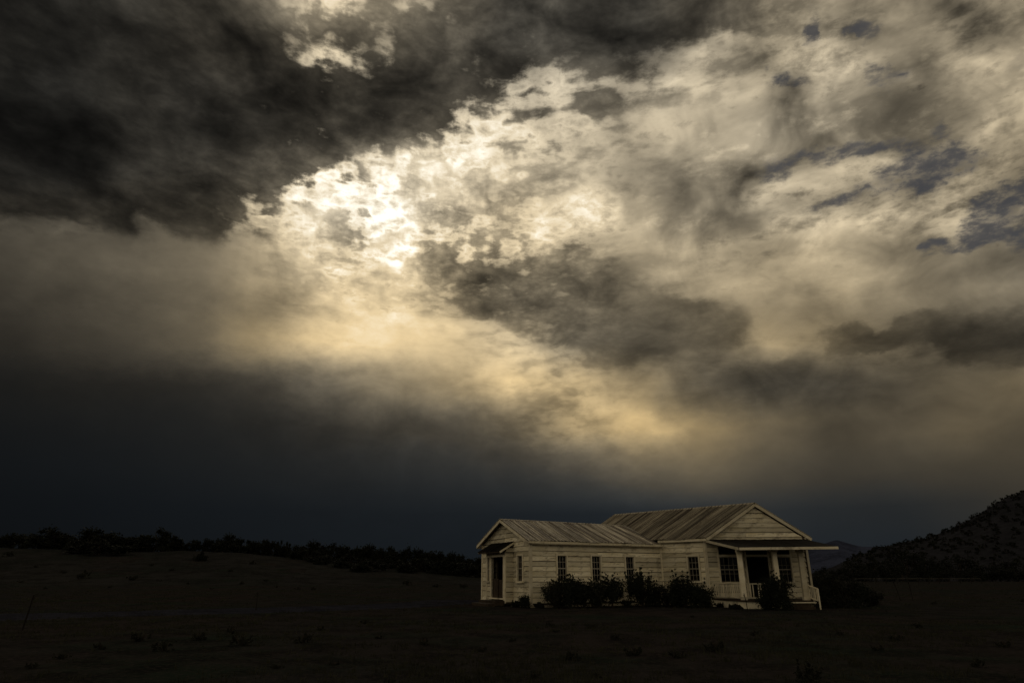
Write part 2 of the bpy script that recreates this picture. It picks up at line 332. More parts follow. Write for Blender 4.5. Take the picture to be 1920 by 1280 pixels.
# ================================================================== helpers
col = scene.collection
WM = {}                                            # world matrix of each object by name
def link(name, mesh, M=None, parent=None, mat=None):
    o = bpy.data.objects.new(name, mesh); col.objects.link(o)
    M = M if M is not None else Matrix.Identity(4)
    WM[o.name] = M
    if parent is not None:
        o.parent = parent; o.matrix_basis = WM[parent.name].inverted() @ M
    else:
        o.matrix_basis = M
    if mat is not None and mesh is not None and not mesh.materials: mesh.materials.append(mat)
    return o
def tag(o, label=None, cat=None, group=None, kind=None):
    if label: o['label'] = label
    if cat: o['category'] = cat
    if group: o['group'] = group
    if kind: o['kind'] = kind
    return o
class MB:
    """collects boxes, prisms, tubes in one mesh"""
    def __init__(s): s.v = []; s.f = []
    def quadprism(s, lo4, hi4):
        b = len(s.v); s.v += [tuple(p) for p in lo4] + [tuple(p) for p in hi4]
        s.f += [(b, b+3, b+2, b+1), (b+4, b+5, b+6, b+7)] + [(b+i, b+(i+1) % 4, b+4+(i+1) % 4, b+4+i) for i in range(4)]
        return s
    def box(s, x0, x1, y0, y1, z0, z1):
        return s.quadprism([(x0,y0,z0),(x1,y0,z0),(x1,y1,z0),(x0,y1,z0)], [(x0,y0,z1),(x1,y0,z1),(x1,y1,z1),(x0,y1,z1)])
    def poly_prism(s, pts, y0, y1):                # pts (x,z) counter-clockwise seen from -y
        b = len(s.v); n = len(pts)
        s.v += [(x, y0, z) for x, z in pts] + [(x, y1, z) for x, z in pts]
        s.f += [tuple(b+i for i in range(n)), tuple(b+n+n-1-i for i in range(n))]
        s.f += [(b+(i+1) % n, b+i, b+n+i, b+n+(i+1) % n) for i in range(n)]
        return s
    def bar(s, P, Q, w, h, up=(0, 0, 1)):
        P, Q = Vector(P), Vector(Q); d = (Q - P).normalized(); upv = Vector(up)
        sd_ = d.cross(upv)
        if sd_.length < 1e-4: sd_ = Vector((1, 0, 0))
        sd_.normalize(); uv = sd_.cross(d).normalized()
        a, c = sd_ * w / 2, uv * h / 2
        return s.quadprism([P-a-c, P+a-c, P+a+c, P-a+c], [Q-a-c, Q+a-c, Q+a+c, Q-a+c])
    def tube(s, pts, radii, n=6):
        b = len(s.v); prev = None
        for i, p in enumerate(pts):
            p = Vector(p); d = (Vector(pts[min(i+1, len(pts)-1)]) - Vector(pts[max(i-1, 0)])).normalized()
            a = d.cross(Vector((.3, .9, .1))).normalized(); c = d.cross(a)
            for k_ in range(n):
                t = 2*math.pi*k_/n; s.v.append(tuple(p + (a*math.cos(t) + c*math.sin(t))*radii[i]))
        for i in range(len(pts)-1):
            for k_ in range(n):
                s.f.append((b+i*n+k_, b+i*n+(k_+1) % n, b+(i+1)*n+(k_+1) % n, b+(i+1)*n+k_))
        s.f.append(tuple(b+(len(pts)-1)*n+k_ for k_ in range(n)))
        return s
    def mesh(s, name='mesh'):
        m = bpy.data.meshes.new(name); m.from_pydata(s.v, [], s.f); m.update(); return m
def frame(o, ud):
    u_ = Vector((ud[0], ud[1], 0)).normalized(); z_ = Vector((0, 0, 1)); in_ = z_.cross(u_)
    return Matrix(((u_.x, in_.x, 0, o[0]), (u_.y, in_.y, 0, o[1]), (0, 0, 1, o[2] if len(o) > 2 else 0), (0, 0, 0, 1)))

# ================================================================== materials
def material(name):
    m = bpy.data.materials.new(name); m.use_nodes = True
    nt = m.node_tree; return m, nt, nt.nodes['Principled BSDF']
def tex(nt, kind='Object', scale=(1, 1, 1), rnd=True):
    t = nt.nodes.new('ShaderNodeTexCoord'); mp = nt.nodes.new('ShaderNodeMapping'); mp.inputs['Scale'].default_value = scale
    nt.links.new(t.outputs[kind], mp.inputs['Vector'])
    if rnd:
        oi = nt.nodes.new('ShaderNodeObjectInfo'); mu = nt.nodes.new('ShaderNodeMath'); mu.operation = 'MULTIPLY'; mu.inputs[1].default_value = 37.0
        nt.links.new(oi.outputs['Random'], mu.inputs[0]); nt.links.new(mu.outputs[0], mp.inputs['Location'])
    return mp.outputs[0]
def noise(nt, vec, scale, detail=5, rough=.6):
    n = nt.nodes.new('ShaderNodeTexNoise'); n.inputs['Scale'].default_value = scale; n.inputs['Detail'].default_value = detail; n.inputs['Roughness'].default_value = rough
    nt.links.new(vec, n.inputs['Vector']); return n.outputs[0]
def rng(nt, v_, a, b, c=0, d=1):
    n = nt.nodes.new('ShaderNodeMapRange'); nt.links.new(v_, n.inputs[0])
    for i, x in enumerate((a, b, c, d)): n.inputs[i+1].default_value = x
    return n.outputs[0]
def mix(nt, f, a, b, bt='MIX'):
    n = nt.nodes.new('ShaderNodeMix'); n.data_type = 'RGBA'; n.blend_type = bt
    for i, x in ((0, f), (6, a), (7, b)):
        if isinstance(x, bpy.types.NodeSocket): nt.links.new(x, n.inputs[i])
        else: n.inputs[i].default_value = x if isinstance(x, float) else (*x, 1)
    return n.outputs[2]
def bump(nt, b, h, strength=.4, dist=.02):
    n = nt.nodes.new('ShaderNodeBump'); n.inputs['Strength'].default_value = strength; n.inputs['Distance'].default_value = dist
    nt.links.new(h, n.inputs['Height']); nt.links.new(n.outputs[0], b.inputs['Normal'])

def paint_mat(name, base, worn, wear=.58, streak=(1.2, 8, 9)):
    m, nt, b = material(name)
    v_ = tex(nt, scale=streak); v2 = tex(nt, scale=(1, 3, 3))
    a = noise(nt, v_, 2.2, 8, .7); c = noise(nt, v2, 1.1, 5, .6); d = noise(nt, v_, 14, 4, .6)
    oi = nt.nodes.new('ShaderNodeObjectInfo')
    tone = rng(nt, oi.outputs['Random'], 0, 1, .66, 1.16)
    w1 = mix(nt, rng(nt, c, .3, .7), base, tuple(x*y for x, y in zip(base, (.78, .74, .64))))
    w2 = mix(nt, rng(nt, a, wear, wear+.12), w1, worn)
    w3 = mix(nt, rng(nt, d, .55, .8, 0, .45), w2, worn)
    gc = nt.nodes.new('ShaderNodeTexCoord'); st_ = noise(nt, gc.outputs['Object'], .9, 6, .7)
    w3 = mix(nt, rng(nt, st_, .56, .68, 0, .7), w3, tuple(x*.8 for x in worn))
    cc = nt.nodes.new('ShaderNodeVectorMath'); cc.operation = 'SCALE'; nt.links.new(w3, cc.inputs[0]); nt.links.new(tone, cc.inputs['Scale'])
    nt.links.new(cc.outputs[0], b.inputs['Base Color']); b.inputs['Roughness'].default_value = .8; b.inputs['Specular IOR Level'].default_value = .2
    bump(nt, b, a, .5, .01)
    return m
BAREWALL = paint_mat('bare_sheathing', (.075, .060, .040), (.04, .032, .022), .55)
SIDING = paint_mat('weathered_white_paint', (.76, .70, .54), (.15, .12, .085), .545)
TRIM = paint_mat('trim_paint', (.76, .70, .55), (.22, .18, .13), .64, (2, 5, 3))
SASHM = paint_mat('grey_sash_paint', (.40, .37, .31), (.16, .14, .11), .6)
PLASTER = paint_mat('foundation_plaster', (.44, .39, .29), (.16, .14, .10), .6, (1.5, 2, 3))
def metal_roof(name, base, rust, metallic=.25):
    m, nt, b = material(name)
    v_ = tex(nt, 'UV', (8, .10, 1)); v2 = tex(nt, 'UV', (1.2, .8, 1))
    a = noise(nt, v_, 1.6, 7, .7); c = noise(nt, v2, 1.3, 5, .65)
    oi = nt.nodes.new('ShaderNodeObjectInfo'); tone = rng(nt, oi.outputs['Random'], 0, 1, .55, 1.15)
    w = mix(nt, rng(nt, a, .44, .56), base, rust); w = mix(nt, rng(nt, c, .5, .72, 0, .7), w, rust)
    cc = nt.nodes.new('ShaderNodeVectorMath'); cc.operation = 'SCALE'; nt.links.new(w, cc.inputs[0]); nt.links.new(tone, cc.inputs['Scale'])
    nt.links.new(cc.outputs[0], b.inputs['Base Color'])
    b.inputs['Roughness'].default_value = .55; b.inputs['Metallic'].default_value = metallic
    if metallic == 0: b.inputs['Roughness'].default_value = .95; b.inputs['Specular IOR Level'].default_value = .05
    return m
ROOF = metal_roof('rusting_roof_metal', (.62, .56, .44), (.085, .062, .042))
ROOF_MAIN = metal_roof('darker_roof_metal', (.34, .30, .22), (.06, .045, .03))
PORCH_TOP = metal_roof('porch_roof_felt', (.016, .014, .012), (.010, .009, .008), 0)
def flat(name, c, rough=.85, var=.5, scale=4, kind='Object'):
    m, nt, b = material(name)
    n = noise(nt, tex(nt, kind), scale, 5, .6)
    nt.links.new(mix(nt, rng(nt, n, .35, .65), c, tuple(x*var for x in c)), b.inputs['Base Color'])
    b.inputs['Roughness'].default_value = rough; b.inputs['Specular IOR Level'].default_value = .15
    return m
DARKWOOD = flat('old_dark_wood', (.05, .036, .024)); INTERIOR = flat('dim_interior', (.06, .05, .038)); DOORWOOD = flat('brown_door_wood', (.060, .044, .030))
POSTWOOD = flat('grey_post_wood', (.018, .016, .013)); RUSTPOST = flat('rusty_steel', (.012, .009, .007))
LEAF = flat('dark_evergreen_leaves', (.016, .020, .012), .7, .45, 3); LEAF2 = flat('dusty_sage_leaves', (.022, .023, .015), .8, .5, 3)
BARK = flat('shrub_bark', (.045, .035, .026)); GRASS = flat('dry_grass', (.034, .034, .020), .9, .5, .6)
TREELEAF = flat('juniper_foliage', (.010, .012, .007), .85, .5, .8)
GLASS, nt_, b_ = material('window_glass'); b_.inputs['Base Color'].default_value = (.004, .004, .005, 1); b_.inputs['Roughness'].default_value = .12
b_.inputs['Specular IOR Level'].default_value = .25; b_.inputs['Alpha'].default_value = .8
b_.inputs['Normal'].links  # plain pane

# ================================================================== terrain
def ground_material(name, c1, c2, c3, s=1.0, bumpy=.5):
    m, nt, b = material(name)
    v_ = tex(nt, 'Object', (1, 1, 1), False)
    a = noise(nt, v_, .05*s, 6, .6); c = noise(nt, v_, .9*s, 6, .65); d = noise(nt, v_, 9*s, 5, .7); e = noise(nt, v_, .22*s, 5, .6)
    w = mix(nt, rng(nt, a, .4, .6), c1, c2); w = mix(nt, rng(nt, e, .48, .62, 0, .85), w, c3)
    w = mix(nt, rng(nt, c, .44, .60, 0, .75), w, tuple(x*.40 for x in c1)); w = mix(nt, rng(nt, d, .48, .68, 0, .6), w, tuple(x*1.8 for x in c2))
    nt.links.new(w, b.inputs['Base Color']); b.inputs['Roughness'].default_value = 1; b.inputs['Specular IOR Level'].default_value = 0
    bump(nt, b, d, bumpy, .05)
    return m
SOIL = ground_material('rangeland_soil', (.021, .021, .021), (.026, .021, .020), (.014, .022, .016))
HILL = ground_material('dry_hillside', (.025, .0245, .024), (.021, .0205, .0205), (.014, .0165, .0145), .35)
HILLR = ground_material('wooded_hillside', (.025, .025, .030), (.022, .0225, .027), (.017, .0175, .020), .2)
ROADM = ground_material('gravel_track', (.025, .0255, .035), (.023, .0235, .032), (.018, .018, .025), 1.0)
MOUNT = ground_material('haze_blue_forest', (.040, .046, .075), (.037, .043, .070), (.034, .040, .066), .01, 0)  # forest tone with distance haze painted in as blue

def hsh(x, y):                                     # cheap value noise for terrain relief
    def g(i, j):
        n = np.sin(i * 127.1 + j * 311.7) * 43758.5453
        return n - np.floor(n)
    i, j = np.floor(x), np.floor(y); fx, fy = x - i, y - j; fx = fx*fx*(3-2*fx); fy = fy*fy*(3-2*fy)
    return (g(i, j)*(1-fx) + g(i+1, j)*fx)*(1-fy) + (g(i, j+1)*(1-fx) + g(i+1, j+1)*fx)*fy
def fbm(x, y, o=4):
    s_, a_ = 0, .5
    for _ in range(o): s_ = s_ + a_*hsh(x, y); x, y, a_ = x*2.03+5, y*2.03+9, a_*.5
    return s_
CREST_PX = [-500, 0, 120, 200, 330, 450, 550, 640, 700, 800, 900, 960, 1100]
CREST_Y = [1020, 1021, 1024, 1030, 1026, 1030, 1040, 1048, 1052, 1058, 1066, 1072, 1082]
def left_hill(x, y):
    d = np.maximum(np.hypot(x*.25, y), 1.0)
    px = 960 + 1278 * x / np.maximum(y, 20)
    top = (1083 - np.interp(px, CREST_PX, CREST_Y)) * 150 / 1278
    t = np.clip((y - 78) / 72, 0, 1); t = t*t*(3-2*t)
    fall = 1 - np.clip((y - 160) / 120, 0, 1)**2
    return top * t * fall
def ground_z(x, y):
    x = np.asarray(x, float); y = np.asarray(y, float)
    r = np.hypot(x, y)
    flatten = np.clip(np.hypot((x-6)/10, (y-36)/7) - .9, 0, 1)
    z = (fbm(x*.16, y*.16) - .5) * .16 * flatten * np.clip(r/8, 0, 1)
    z = z - np.clip(r - 70, 0, 1e9) * .0007
    return z + np.where(y > 60, left_hill(x, y) * np.clip((60 - x)/90, 0, 1), 0) * 1.0
def grid_mesh(xs_, ys_, zf, name):
    X, Y = np.meshgrid(xs_, ys_); Z = zf(X, Y); n, m_ = X.shape
    v_ = np.stack([X, Y, Z], -1).reshape(-1, 3); idx = np.arange(n*m_).reshape(n, m_)
    f = np.stack([idx[:-1, :-1], idx[:-1, 1:], idx[1:, 1:], idx[1:, :-1]], -1).reshape(-1, 4)
    me = bpy.data.meshes.new(name); me.from_pydata(v_.tolist(), [], f.tolist()); me.update()
    me.polygons.foreach_set('use_smooth', [True]*len(me.polygons)); return me
def spaced(a, near, far, n):
    t = np.linspace(-1, 1, n); return np.sign(t) * (np.abs(t)*near + np.abs(t)**3*(far-near)) + a
gxs = spaced(0, 90, 9000, 181)
gys = np.concatenate([np.linspace(-60, 70, 120)[:-1], np.linspace(70, 300, 90)[:-1], 300 * (9000/300)**np.linspace(0, 1, 30)])
gys = np.concatenate([-60 * (9000/60)**np.linspace(1, 0, 12)[:-1], gys])
ground = link('ground', grid_mesh(gxs, gys, ground_z, 'ground'), mat=SOIL); tag(ground, 'dark open rangeland with dry patchy grass around the house', kind='structure')
# drier slope of the low rise gets its own soil by height
hx = np.linspace(-190, 40, 150); hy = np.linspace(76, 300, 110)
rise = link('hillside', grid_mesh(hx, hy, lambda x, y: ground_z(x, y) + np.where(ground_z(x, y) > .25, .03 + .25*(fbm(x*.3, y*.3)-.45), -.3), 'hillside'), mat=HILL)
tag(rise, 'low bare rise with junipers along its crest left of the house', kind='structure')
# gravel track crossing on the left
road_c = [(-60, 20.5), (-36, 22.5), (-24, 24.5), (-15, 27.5), (-9, 31.5), (-5, 36), (-3, 44)]
def path_strip(cl, w, name, dz):
    c = np.array(cl, float); t = np.linspace(0, len(c)-1, 60); x = np.interp(t, range(len(c)), c[:, 0]); y = np.interp(t, range(len(c)), c[:, 1])
    k_ = np.ones(9)/9; x = np.convolve(np.pad(x, 4, 'edge'), k_, 'valid'); y = np.convolve(np.pad(y, 4, 'edge'), k_, 'valid')
    tx, ty = np.gradient(x), np.gradient(y); l = np.hypot(tx, ty); nx, ny = -ty/l, tx/l
    vs, fs, m_ = [], [], 9
    for i in range(len(x)):
        ww = w * (1 + .25*(fbm(np.array(i*.35), np.array(3.))-.5))
        for j in range(m_):
            s_ = (j/(m_-1) - .5) * ww; X, Y = x[i]+nx[i]*s_, y[i]+ny[i]*s_
            edge = .035 if 0 < j < m_-1 else -.03
            vs.append((X, Y, float(ground_z(X, Y)) + edge + dz - (.02 if j in (2, 6) else 0)))
    for i in range(len(x)-1):
        for j in range(m_-1): fs.append((i*m_+j, (i+1)*m_+j, (i+1)*m_+j+1, i*m_+j+1))
    me = bpy.data.meshes.new(name); me.from_pydata(vs, [], fs); me.update(); me.polygons.foreach_set('use_smooth', [True]*len(me.polygons)); return me
tag(link('road', path_strip(road_c, 4.6, 'road', .01), mat=ROADM), 'pale gravel track crossing the field to the left of the house', kind='structure')
# wooded hill on the right
HILL_PX = [1480, 1560, 1600, 1640, 1680, 1740, 1800, 1860, 1920, 2100, 2500, 3200]
HILL_Y = [1078, 1060, 1042, 1027, 1017, 1005, 987, 963, 932, 866, 806, 820]
HD = 420.0
def right_hill(x, y):
    px = 960 + 1278 * x / np.maximum(y, 50)
    top = (1080 - np.interp(px, HILL_PX, HILL_Y)) * HD / 1278
    t = np.clip((y - 235) / (HD - 235), 0, 1); t = t*t*(3-2*t)*.5 + t*.5
    back = 1 - np.clip((y - HD) / 300, 0, 1)
    return top*t*np.where(y > HD, back, 1) + (fbm(x*.03, y*.03) - .5) * 5 * t - .9
hx2 = np.linspace(130, 1100, 140); hy2 = np.linspace(225, 760, 90)
hill = link('hill', grid_mesh(hx2, hy2, right_hill, 'hill'), mat=HILLR); tag(hill, 'dark wooded hill rising on the right behind the field', kind='structure')
# far mountain, its haze blue painted into the material
MPX = [1100, 1300, 1450, 1510, 1540, 1565, 1580, 1600, 1625, 1660, 1750, 1900, 2200]
MY = [1074, 1070, 1058, 1040, 1026, 1016, 1012, 1018, 1024, 1026, 1030, 1040, 1060]
def mount(x, y):
    px = 960 + 1278 * x / y; top = (1080 - np.interp(px, MPX, MY)) * 3800 / 1278
    t = np.clip(1 - np.abs(y - 3800) / 900, 0, 1)
    return top * t + (fbm(x*.006, y*.006) - .5) * 26 * t - 5 * (t < .01)
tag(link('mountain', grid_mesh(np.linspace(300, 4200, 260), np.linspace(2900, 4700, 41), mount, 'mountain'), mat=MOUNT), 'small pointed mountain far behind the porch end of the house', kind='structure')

# ================================================================== the house
H0 = Matrix.Translation((6.0, 36.5, 0))
house = link('abandoned_house', None, H0)
tag(house, 'abandoned white clapboard house with rusting metal roof and columned porch', 'house')
V3 = Vector
C_, L_, J_, S_, R_ = (.9, 33.0), (-1.66, 38.5), (8.13, 36.8), (10.0, 34.8), (15.1, 34.5)
D_ = (-.6816, .7317)                               # main roof ridge direction
sub2 = lambda a, b: (a[0]-b[0], a[1]-b[1])
ln = lambda a: math.hypot(*a)
ML = 8.7
FL_, FR_ = (S_[0]+D_[0]*ML, S_[1]+D_[1]*ML), (R_[0]+D_[0]*ML, R_[1]+D_[1]*ML)
K_ = (L_[0]+J_[0]-C_[0], L_[1]+J_[1]-C_[1])
ROW, Z0 = .24, .20
def row_spans(z0, z1, x0, x1, openings):
    sp = [(x0, x1)]
    for (a, b, c, d) in openings:
        if min(z1, d) - max(z0, c) > .05:
            ns = []
            for (p, q) in sp:
                if b <= p or a >= q: ns.append((p, q))
                else:
                    if a - p > .03: ns.append((p, a))
                    if q - b > .03: ns.append((b, q))
            sp = ns
    return sp
def build_wall(o, e, top, openings=(), apex=None, boards=True, mat=SIDING, zb=.12, cb=True):
    """wall from o to e seen from outside left to right; openings (u0,u1,z0,z1); apex (u,z) makes a gable"""
    M = frame(o, sub2(e, o)); Ln = ln(sub2(e, o)); mb = MB(); T = .11
    cuts = sorted({0, Ln, *[a for w in openings for a in w[:2]]})
    for a, b in zip(cuts[:-1], cuts[1:]):
        mid = (a+b)/2; op = sorted([w for w in openings if w[0] <= mid <= w[1]], key=lambda w: w[2]); z = zb
        for w in op:
            if w[2] - z > .01: mb.box(a, b, 0, T, z, w[2])
            z = w[3]
        if top - z > .01: mb.box(a, b, 0, T, z, top)
    if apex: mb.poly_prism([(0, top), (Ln, top), apex], 0, T)
    wl = link('wall', mb.mesh('wall'), M, house, BAREWALL)
    z = Z0; i = 0; one = MB()
    while True:
        z1 = z + ROW
        if apex is None and z > top - .06: break
        if apex and z > apex[1] - .12: break
        def lim(zz):
            if apex is None or zz <= top: return 0., Ln
            t = min(1, (zz - top)/(apex[1]-top)); return apex[0]*t, Ln-(Ln-apex[0])*t
        zt = min(z1, top) if apex is None else min(z1, apex[1]-.01)
        a0, b0 = lim(z); a1, b1 = lim(zt)
        if apex is None or zt <= top + .001: a0 += .0; b0 -= .0
        for (p, q) in row_spans(z, zt, a0, b0, openings):
            pt, qt = (a1 if p == a0 else p), (b1 if q == b0 else q)
            if qt - pt < .02: continue
            pieces = [(p, q, pt, qt)]
            if q - p > 4.2:                        # long rows are butted from two boards
                c_ = p + (q-p)*random.uniform(.3, .7); pieces = [(p, c_-.004, pt, c_-.004), (c_+.004, q, c_+.004, qt)]
            for (p_, q_, pt_, qt_) in pieces:
                jit = random.uniform(0, .008); warp = random.uniform(0, .012) if random.random() < .3 else 0
                zz0 = z - .002 + (random.uniform(-.012, .004) if random.random() < .25 else 0)
                yb, yt = -.036 - jit - warp, -.008; gp_ = random.choice((.012, .018, .022, .026, .036)); zt_ = zt - gp_
                B = one if not boards else MB()
                org = V3((p_, 0, z)) if boards else V3((0, 0, 0))
                pts0 = [(p_, yb, zz0), (q_, yb - warp*.6, zz0 + random.uniform(-.006, .006)), (q_, -.003, zz0), (p_, -.003, zz0)]
                pts1 = [(pt_, yt - .004, zt_), (qt_, yt - .004, zt_ + random.uniform(-.006, .006)), (qt_, -.003, zt_), (pt_, -.003, zt_)]
                B.quadprism([V3(t) - org for t in pts0], [V3(t) - org for t in pts1])
                if boards: link('siding_board', B.mesh('siding_board'), M @ Matrix.Translation(org), wl, mat)
        z = z1; i += 1
    if not boards: link('siding', one.mesh('siding'), M, wl, mat)
    if cb:
        for a, b in ((-.045, .075), (Ln-.075, Ln+.045)):
            link('corner_board', MB().box(a, b, -.062, -.001, zb, top-.003).mesh('corner_board'), M, house, TRIM)
    return wl, M
def window(M, u0, u1, z0, z1, cols=3, rows=4, name='window', casing=.085, sill=True, lean=0.0):
    F = M @ Matrix.Translation((u0, 0, z0)) @ Matrix.Rotation(lean, 4, 'Y'); W, Hh = u1-u0, z1-z0; c = casing
    mb = MB().box(-c, 0, -.07, .06, -.0, Hh).box(W, W+c, -.07, .06, 0, Hh).box(-c-.015, W+c+.015, -.078, .06, Hh, Hh+c)
    w = link(name, mb.mesh('window_casing'), F, house, TRIM)
    if sill: link('sill', MB().box(-c-.03, W+c+.03, -.13, .05, -.075, -.001).mesh('sill'), F, w, TRIM)
    s = MB(); e = .032
    mid = Hh*.5
    s.box(.001, e, .0, .035, .001, Hh-.001).box(W-e, W-.001, .0, .035, .001, Hh-.001).box(e, W-e, .0, .035, .001, e).box(e, W-e, .0, .035, Hh-e, Hh-.001).box(e, W-e, -.004, .04, mid-.022, mid+.022)
    link('sash', s.mesh('sash'), F, w, SASHM)
    g = MB(); t = .008
    for i in range(1, cols):
        x = W*i/cols
        g.box(x-t, x+t, .006, .03, e, mid-.022).box(x-t, x+t, .006, .03, mid+.022, Hh-e)
    for j in range(1, rows):
        z = Hh*j/rows
        if abs(z-mid) < .03: continue
        g.box(e, W-e, .008, .028, z-t, z+t)
    link('muntins', g.mesh('muntins'), F, w, SASHM)
    # a pane or two is broken out
    gl = MB(); n = 0
    for i in range(cols):
        for j in range(rows):
            if random.random() < .12: continue
            gl.box(W*i/cols+.006, W*(i+1)/cols-.006, .017, .021, Hh*j/rows+.006, Hh*(j+1)/rows-.006)
    link('panes', gl.mesh('panes'), F, w, GLASS)
    return w
# --- low wing: long wall and end gable
LW = 3.10
wins = [1.78, 3.84, 5.99]
ops = [(c-.26, c+.26, 1.17, 2.38) for c in wins]
_, M1 = build_wall(C_, J_, LW, ops)
for c in wins: window(M1, c-.26, c+.26, 1.17, 2.38)
G = ln(sub2(C_, L_)); gx = lambda s_: G - s_         # s measured from the near corner
dv0, dv1 = gx(1.95+2.43), gx(1.95)
_, M2 = build_wall(L_, C_, 3.05, [(gx(1.38), gx(.80), 1.17, 2.38), (dv0+.35, dv1-.35, .37, 2.36)], apex=(G/2, 4.20))
window(M2, gx(1.38), gx(.80), 1.17, 2.38, cols=3, name='window')
# --- vestibule with double door
VD = .43
def vest():
    W0, W1, top = dv0, dv1, 2.62
    M = M2
    # front openings in vestibule coordinates
    fo = [(W1-1.75, W1-.21, .37, 2.36), (W0+.10, W0+.46, 1.17, 2.36)]
    a = M @ V3((W0, -VD, 0)); b = M @ V3((W1, -VD, 0)); c = M @ V3((W1, -.03, 0))
    _, Mf = build_wall((a.x, a.y), (b.x, b.y), top, [(p-W0, q-W0, r, s_) for p, q, r, s_ in fo], cb=False)
    build_wall((b.x, b.y), (c.x, c.y), top+.18, cb=False)
    d_ = M @ V3((W0, -.03, 0)); build_wall((d_.x, d_.y), (a.x, a.y), top+.18, cb=False, boards=False)
    Wt = W1-W0
    for x0, x1 in ((-.04, .06), (Wt-.17, Wt+.03)):
        link('corner_board', MB().box(x0, x1, -.06, -.001, .14, top-.01).mesh('corner_board'), Mf, house, TRIM)
    window(Mf, .12, .42, 1.17, 2.36, cols=2, rows=4, casing=.05)
    u0, u1 = fo[0][0]-W0, fo[0][1]-W0
    fr = MB().box(u0-.09, u0, -.075, .08, .30, 2.36).box(u1, u1+.09, -.075, .08, .30, 2.36).box(u0-.09, u1+.09, -.08, .08, 2.361, 2.46)
    df = link('door_frame', fr.mesh('door_frame'), Mf, house, TRIM)
    # two leaning leaves left of the old double door: lower panels only
    for k_, (p, q) in enumerate(((u0+.02, (u0+u1)/2-.06), ((u0+u1)/2+.07, u1-.02))):
        leaf = MB(); hh = 1.30 - .06*k_
        leaf.box(p, p+.09, .02, .06, .38, hh).box(q-.09, q, .02, .06, .38, hh).box(p+.09, q-.09, .02, .06, .38, .52).box(p+.09, q-.09, .02, .06, .86, .96).box(p+.09, q-.09, .02, .06, hh-.1, hh).box(p+.09, q-.09, .032, .05, .52, .86).box(p+.09, q-.09, .032, .05, .96, hh-.1)
        link('door', leaf.mesh('door'), Mf, house, DOORWOOD)
    link('threshold', MB().box(u0-.1, u1+.1, -.12, .1, .31, .368).mesh('threshold'), Mf, house, TRIM)
    # lean-to roof
    P = [M @ V3(t) for t in ((W0-.28, -VD-.42, 2.60), (W1+.16, -VD-.42, 2.60), (W1+.16, -.05, 3.07), (W0-.28, -.05, 3.07))]
    return P, Mf
VP, MV = vest()
# steps before the vestibule door
st = link('entry_steps', MB().box(.35, 2.45, -.62, -.09, .02, .26).box(.30, 2.50, -.98, -.63, .0, .13).mesh('entry_steps'), MV, house, DARKWOOD)
# --- main block
MW = 3.40
lenJS = ln(sub2(S_, J_))
wc = lenJS - .75
_, M3 = build_wall(J_, S_, MW, [(wc-.31, wc+.31, 1.17, 2.38)])
window(M3, wc-.31, wc+.31, 1.17, 2.38, lean=-.0)
WFo = ln(sub2(R_, S_))
front_ops = [(.65, 1.80, 1.12, 2.34), (.65, 1.80, 2.46, 2.86), (2.02, 3.10, .40, 2.34), (2.02, 3.10, 2.46, 2.86), (3.34, 4.22, 1.12, 2.34), (3.34, 4.22, 2.46, 2.86)]
_, M4 = build_wall(S_, R_, 3.22, front_ops, apex=(WFo/2, 4.93))
window(M4, .65, 1.80, 1.12, 2.34, cols=5, rows=3, casing=.07)
window(M4, 3.34, 4.22, 1.12, 2.34, cols=4, rows=3, casing=.07)
for a, b in ((.65, 1.80), (2.02, 3.10), (3.34, 4.22)):
    link('transom', MB().box(a-.06, a, -.06, .05, 2.46, 2.86).box(b, b+.06, -.06, .05, 2.46, 2.86).box(a-.06, b+.06, -.062, .05, 2.861, 2.93).box(a-.08, b+.08, -.09, .06, 2.39, 2.459).mesh('transom'), M4, house, TRIM)
fr = MB().box(1.94, 2.02, -.07, .1, .40, 2.34).box(3.10, 3.18, -.07, .1, .40, 2.34).box(1.94, 3.18, -.074, .1, 2.341, 2.388)
link('door_frame', fr.mesh('door_frame'), M4, house, TRIM)
# hidden sides
build_wall(R_, FR_, 3.40, boards=False); build_wall(FR_, FL_, 3.22, boards=False, apex=(WFo/2, 4.93)); build_wall(K_, L_, LW, boards=False)
# skirting foundation, floors
def poly_slab(pts, z0, z1):
    mb = MB(); n = len(pts); mb.v = [(x, y, z0) for x, y in pts] + [(x, y, z1) for x, y in pts]
    mb.f = [tuple(range(n-1, -1, -1)), tuple(range(n, 2*n))] + [(i, (i+1) % n, n+(i+1) % n, n+i) for i in range(n)]
    return mb
def inset(pts, d):
    cx = sum(p[0] for p in pts)/len(pts); cy = sum(p[1] for p in pts)/len(pts)
    return [(x+(cx-x)*d, y+(cy-y)*d) for x, y in pts]
link('foundation', poly_slab(inset([C_, J_, K_, L_], .004), -.3, .118).mesh('foundation'), None, house, PLASTER)
link('foundation', poly_slab(inset([S_, R_, FR_, FL_], .006), -.3, .117).mesh('foundation'), None, house, PLASTER)
link('floor', poly_slab(inset([C_, J_, K_, L_], .05), .121, .30).mesh('floor'), None, house, INTERIOR)
link('floor', poly_slab(inset([S_, R_, FR_, FL_], .07), .119, .33).mesh('floor'), None, house, INTERIOR)
link('ceiling', poly_slab(inset([C_, J_, K_, L_], .05), 2.84, 2.90).mesh('ceiling'), None, house, INTERIOR)
link('ceiling', poly_slab(inset([S_, R_, FR_, FL_], .07), 3.0, 3.06).mesh('ceiling'), None, house, INTERIOR)

